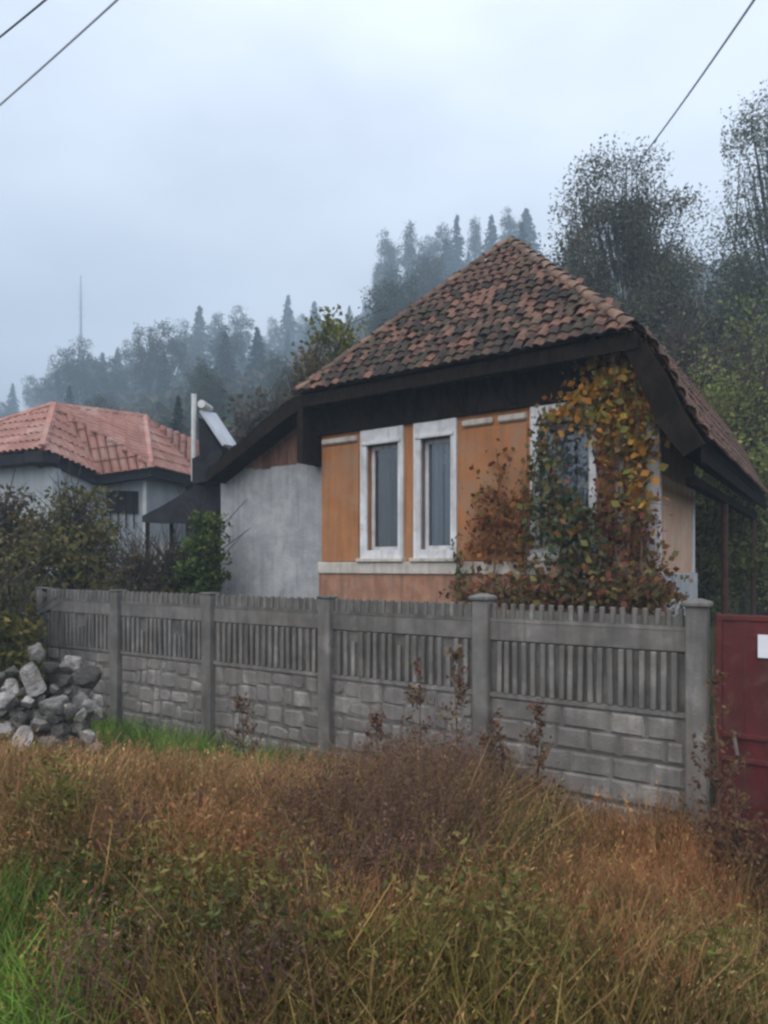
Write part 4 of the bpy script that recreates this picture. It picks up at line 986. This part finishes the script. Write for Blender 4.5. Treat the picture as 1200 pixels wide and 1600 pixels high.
grass('olive_grass', 'olive and yellow green grass growing among the dry stems', 56000,
      plus(base(.20), spots((700, 1540, 330, 90, 1), (1060, 1530, 110, 110, .9), (235, 1400, 60, 90, .9), (350, 1500, 130, 80, .5), (120, 1210, 120, 40, .6), (640, 1290, 60, 60, .4), (880, 1200, 90, 60, .3))), None, .4, 1.1,
      [(.10, .090, .022), (.15, .125, .032), (.21, .16, .045), (.065, .062, .018), (.27, .19, .06)], wide=(.006, .013), lean=.42)
grass('dark_grass', 'dark green grass in patches on the bank', 14000,
      spots((110, 1380, 75, 45, 1), (820, 1385, 45, 60, 1), (430, 1540, 80, 45, .9), (290, 1490, 90, 55, .8), (900, 1540, 80, 40, .6), (670, 1320, 30, 50, .7), (560, 1350, 60, 60, .5)), None, .3, .8, [(.030, .040, .014), (.045, .055, .018), (.06, .066, .022), (.05, .04, .025)], wide=(.007, .014), lean=.5)
grass('green_grass', 'fresh bright green grass tufts at the fence foot and the road edge', 17000,
      spots((-10, 1560, 90, 75, 3), (40, 1650, 90, 80, 3), (150, 1140, 45, 35, 1.4), (120, 1180, 60, 30, .8), (395, 1225, 45, 28, 1.5), (470, 1195, 25, 20, 1), (260, 1182, 80, 24, 1.6), (668, 1310, 16, 36, .8), (10, 1160, 50, 30, 1.3), (70, 1165, 50, 22, 1.2), (700, 1440, 60, 40, .15)), .46, .5, 1.2,
      [(.13, .23, .034), (.175, .28, .045), (.095, .16, .028), (.20, .25, .07)], wide=(.006, .013), lean=.5, tmax=5.9, bright=True, ref=.18, seeds=0)
# leafy weeds: stem with small leaves and seed heads
def weeds(name, label, xy, h, cols, scol, leaves=16, lsize=.05, spread=.10, wst=.008):
    n = len(xy); S_ = blades(xy, h, np.full(n, wst), .25, scol)
    z = gz(xy[:, 0], xy[:, 1]); f = rng.uniform(.18, 1.0, (n, leaves)); az = rng.uniform(0, 6.283, (n, leaves)); rr = spread * (1.15 - f * .6) * rng.uniform(.3, 1.2, (n, leaves)) * (h[:, None] / .8)
    c = np.stack([xy[:, :1] + np.cos(az) * rr, xy[:, 1:] + np.sin(az) * rr, z[:, None] + f * h[:, None] * .98], -1).reshape(-1, 3)
    d = np.stack([np.cos(az), np.sin(az), np.full_like(az, .35)], -1).reshape(-1, 3)
    v, q_ = leaf_quads(c, lsize * (.28 + .13 * c[:, 1]) * rng.uniform(.5, 1.5, len(c)), d, .34)
    col = palette(cols, n, None, .25)[:, None, :].repeat(leaves, 1).reshape(-1, 3) * rng.uniform(.75, 1.25, (n * leaves, 1))
    V = np.r_[S_[0], v]; Q = np.r_[S_[1], q_ + len(S_[0])]; K = np.r_[S_[2], col]
    tag(link(name, quads_mesh(name, V, Q, M['blade'], K)), label, 'weeds', kind='stuff')
xy = scatter(5200, spots((620, 1300, 110, 90, 1), (740, 1280, 60, 80, 1), (500, 1400, 70, 70, .8), (200, 1330, 60, 40, .5), (700, 1180, 60, 40, .8), (430, 1560, 60, 50, .6)))
weeds('brown_weeds', 'brown purple seeding weeds heaped before the middle of the fence', xy, hmax(xy[:, 0], xy[:, 1]) * rng.uniform(.7, 1.2, len(xy)), [(.14, .072, .054), (.19, .095, .068), (.10, .052, .042), (.16, .105, .05)], [(.16, .10, .075)], 30, .026, .11)
xy = scatter(4200, plus(base(.1), spots((820, 1385, 50, 60, 1), (110, 1380, 70, 50, 1), (300, 1480, 90, 60, .7), (760, 1490, 120, 60, .5), (700, 1240, 60, 50, .6))))
weeds('green_weeds', 'dark green leafy weeds scattered between the dry grasses', xy, hmax(xy[:, 0], xy[:, 1]) * rng.uniform(.5, .92, len(xy)), [(.035, .048, .016), (.055, .066, .020), (.075, .082, .026), (.028, .036, .014)], [(.06, .055, .025)], 26, .036, .12)
xy = scatter(5200, plus(base(.22), spots((720, 1200, 70, 50, 1), (960, 1420, 120, 50, .8), (370, 1340, 90, 70, .5), (20, 1350, 60, 60, .7))))
weeds('rusty_weeds', 'rusty red brown weeds scattered over the bank', xy, hmax(xy[:, 0], xy[:, 1]) * rng.uniform(.6, 1.05, len(xy)), [(.20, .10, .052), (.26, .14, .07), (.15, .075, .045), (.22, .15, .08)], [(.19, .115, .07)], 30, .026, .10)
def clumps(name, label, spots_, cols, scol, per, leaves, lsize, rad=.24, ht=.80, spread=.11):
    pts = []; hs = []
    for (px, py) in spots_:
        y = 8.0
        for yy in np.arange(1.6, 11, .02):
            if HY - (GZ((px - 600) / F * yy, yy) + .45 - E) / yy * F < py: y = yy; break
        x = (px - 600) / F * y; r_ = rad * rnd.uniform(.7, 1.25) * (.75 + .06 * y); o = rng.normal(size=(per, 2)) * r_ * .6
        d2 = (o ** 2).sum(1) / r_ ** 2; pts.append(o + np.array([x, y])); hs.append(ht * rnd.uniform(.75, 1.12) * float(hmax(np.array([x]), np.array([y]))[0]) / .72 * np.exp(-d2 * .35) * rng.uniform(.6, 1.08, per))
    xy = np.concatenate(pts); h = np.concatenate(hs); _, t_ = st(xy[:, 0], xy[:, 1]); k = t_ > .06
    weeds(name, label, xy[k], h[k], cols, scol, leaves, lsize, spread)
clumps('dark_weeds', 'dark green broad leaved weeds growing in clumps on the bank', [(110, 1375), (160, 1405), (235, 1380), (260, 1440), (430, 1505), (470, 1545), (820, 1385), (795, 1425), (662, 1305), (345, 1490), (900, 1520), (560, 1385), (690, 1400), (200, 1460), (1090, 1480)],
       [(.055, .070, .020), (.085, .098, .028), (.12, .125, .036), (.038, .048, .016)], [(.05, .05, .022)], 70, 26, .055, ht=.80, spread=.12)
clumps('yellow_weeds', 'yellow green leafy weeds in clumps on the bank', [(700, 1470), (610, 1540), (1045, 1500), (525, 1490), (770, 1530), (640, 1235), (310, 1420), (240, 1340), (860, 1490), (960, 1500), (90, 1290), (1120, 1550), (445, 1430)],
       [(.13, .135, .032), (.18, .165, .042), (.095, .105, .028), (.22, .19, .06)], [(.12, .11, .04)], 120, 26, .052, ht=.95, spread=.12)
clumps('purple_weeds', 'purplish brown seeding weeds in tangled clumps on the bank', [(500, 1395), (560, 1325), (620, 1270), (760, 1265), (735, 1315), (205, 1325), (400, 1565), (640, 1395), (690, 1255), (590, 1425), (330, 1290), (800, 1310), (480, 1330), (160, 1530)],
       [(.15, .078, .062), (.20, .11, .085), (.10, .052, .045), (.07, .04, .034)], [(.15, .085, .065)], 90, 30, .034, ht=.92, spread=.12)
clumps('rust_weeds', 'rust coloured dry weeds in upright clumps on the bank', [(300, 1325), (370, 1345), (720, 1205), (865, 1425), (1000, 1405), (905, 1435), (25, 1345), (700, 1175), (585, 1215), (1060, 1380), (950, 1350), (420, 1390), (120, 1480), (740, 1440), (1130, 1420), (60, 1430)],
       [(.28, .125, .05), (.35, .17, .065), (.20, .085, .04), (.38, .22, .09)], [(.28, .15, .07)], 90, 28, .032, ht=.88, spread=.09)
# single tall dead stalks that stand out against the fence
stalks = [(712, 1015, 6.8, 'tallest dead weed stalk rising beside the dark fence post'), (652, 1030, 7.0, 'rusty dead stalk branching in front of the ribbed fence panel'), (378, 1090, 8.6, 'reddish dead stalk standing alone before the third fence bay'),
          (838, 1100, 6.0, 'yellowish dead stalk before the edge of the capped fence bay'), (1120, 1040, 5.6, 'thin dry stalk in front of the red gate'), (590, 1110, 7.0, 'slim brown stalk before the second dark fence post'), (1150, 1230, 5.4, 'leaning pale stalk in front of the lower rails of the red gate'), (1178, 1290, 5.2, 'pinkish seeding stalk at the foot of the red gate'), (770, 1120, 6.0, 'short bushy dead stalk below the capped post')]
for (px, py, d, lb) in stalks:
    p = P(px, py, d); z = GZ(p.x, p.y); H = p.z - z
    root = thing('weed_stalk', lb, 'weed', (p.x, p.y, z)); sb = MB(); cs = []
    sb.tube([(0, 0, 0), (.02, .01, H * .5), (rnd.gauss(0, .03), 0, H)], [.010, .008, .003], 5)
    for k in range(24):
        f = rnd.uniform(.25, .97); a_ = rnd.uniform(0, 6.28); l_ = (1.1 - f) * .34
        e = Vector((math.cos(a_) * l_, math.sin(a_) * l_, H * f + l_ * 1.1)); sb.tube([(.015, .005, H * f), e], [.005, .002], 3)
        for _ in range(14): cs.append(tuple(e.lerp(Vector((.015, 0, H * f)), rnd.random() * .8) + Vector((rnd.gauss(0, .02), rnd.gauss(0, .02), rnd.gauss(0, .03)))))
    sb.obj('stem', M['stem'], root)
    v, q_ = leaf_quads(np.array(cs), .040 * rng.uniform(.6, 1.5, len(cs))); k2 = [(.14, .065, .04), (.09, .045, .03), (.18, .11, .055)]
    link('seed_heads', quads_mesh('seed_heads', v, q_, M['blade'], palette(k2, len(cs))), root)['kind'] = 'stuff'
# yard weeds behind the fence, seen just over its top
n = 5000; s_ = rng.uniform(-4, 11, n); t_ = rng.uniform(-3.2, -.25, n); pq = F0 + np.outer(s_, FD) + np.outer(t_, FN)
B = blades(pq, rng.uniform(.3, .85, n), rng.uniform(.01, .02, n), .5, [(.10, .075, .035), (.075, .07, .028), (.13, .085, .045), (.06, .065, .02)])
tag(link('yard_grass', quads_mesh('yard_grass', B[0], B[1], M['blade'], B[2])), 'rank brown grass in the yard between fence and house', 'grass', kind='stuff')

# ------------------------------------------------------------------ mist
mm = bpy.data.materials.new('mist'); mm.use_nodes = True; t = mm.node_tree; t.nodes.clear()
pv = N(t, 'ShaderNodeVolumePrincipled'); pv.inputs['Color'].default_value = (.62, .78, .92, 1); pv.inputs['Density'].default_value = .0030; pv.inputs['Anisotropy'].default_value = 0
ou = N(t, 'ShaderNodeOutputMaterial'); t.links.new(pv.outputs[0], ou.inputs['Volume'])
zlo = float(zz.min()); hz = MB().box((-258, -58, zlo - 1.2), (258, 398, 165)).obj('haze', mm)
tag(hz, 'thin blue mist lying over the valley and hillside', 'haze', kind='stuff')
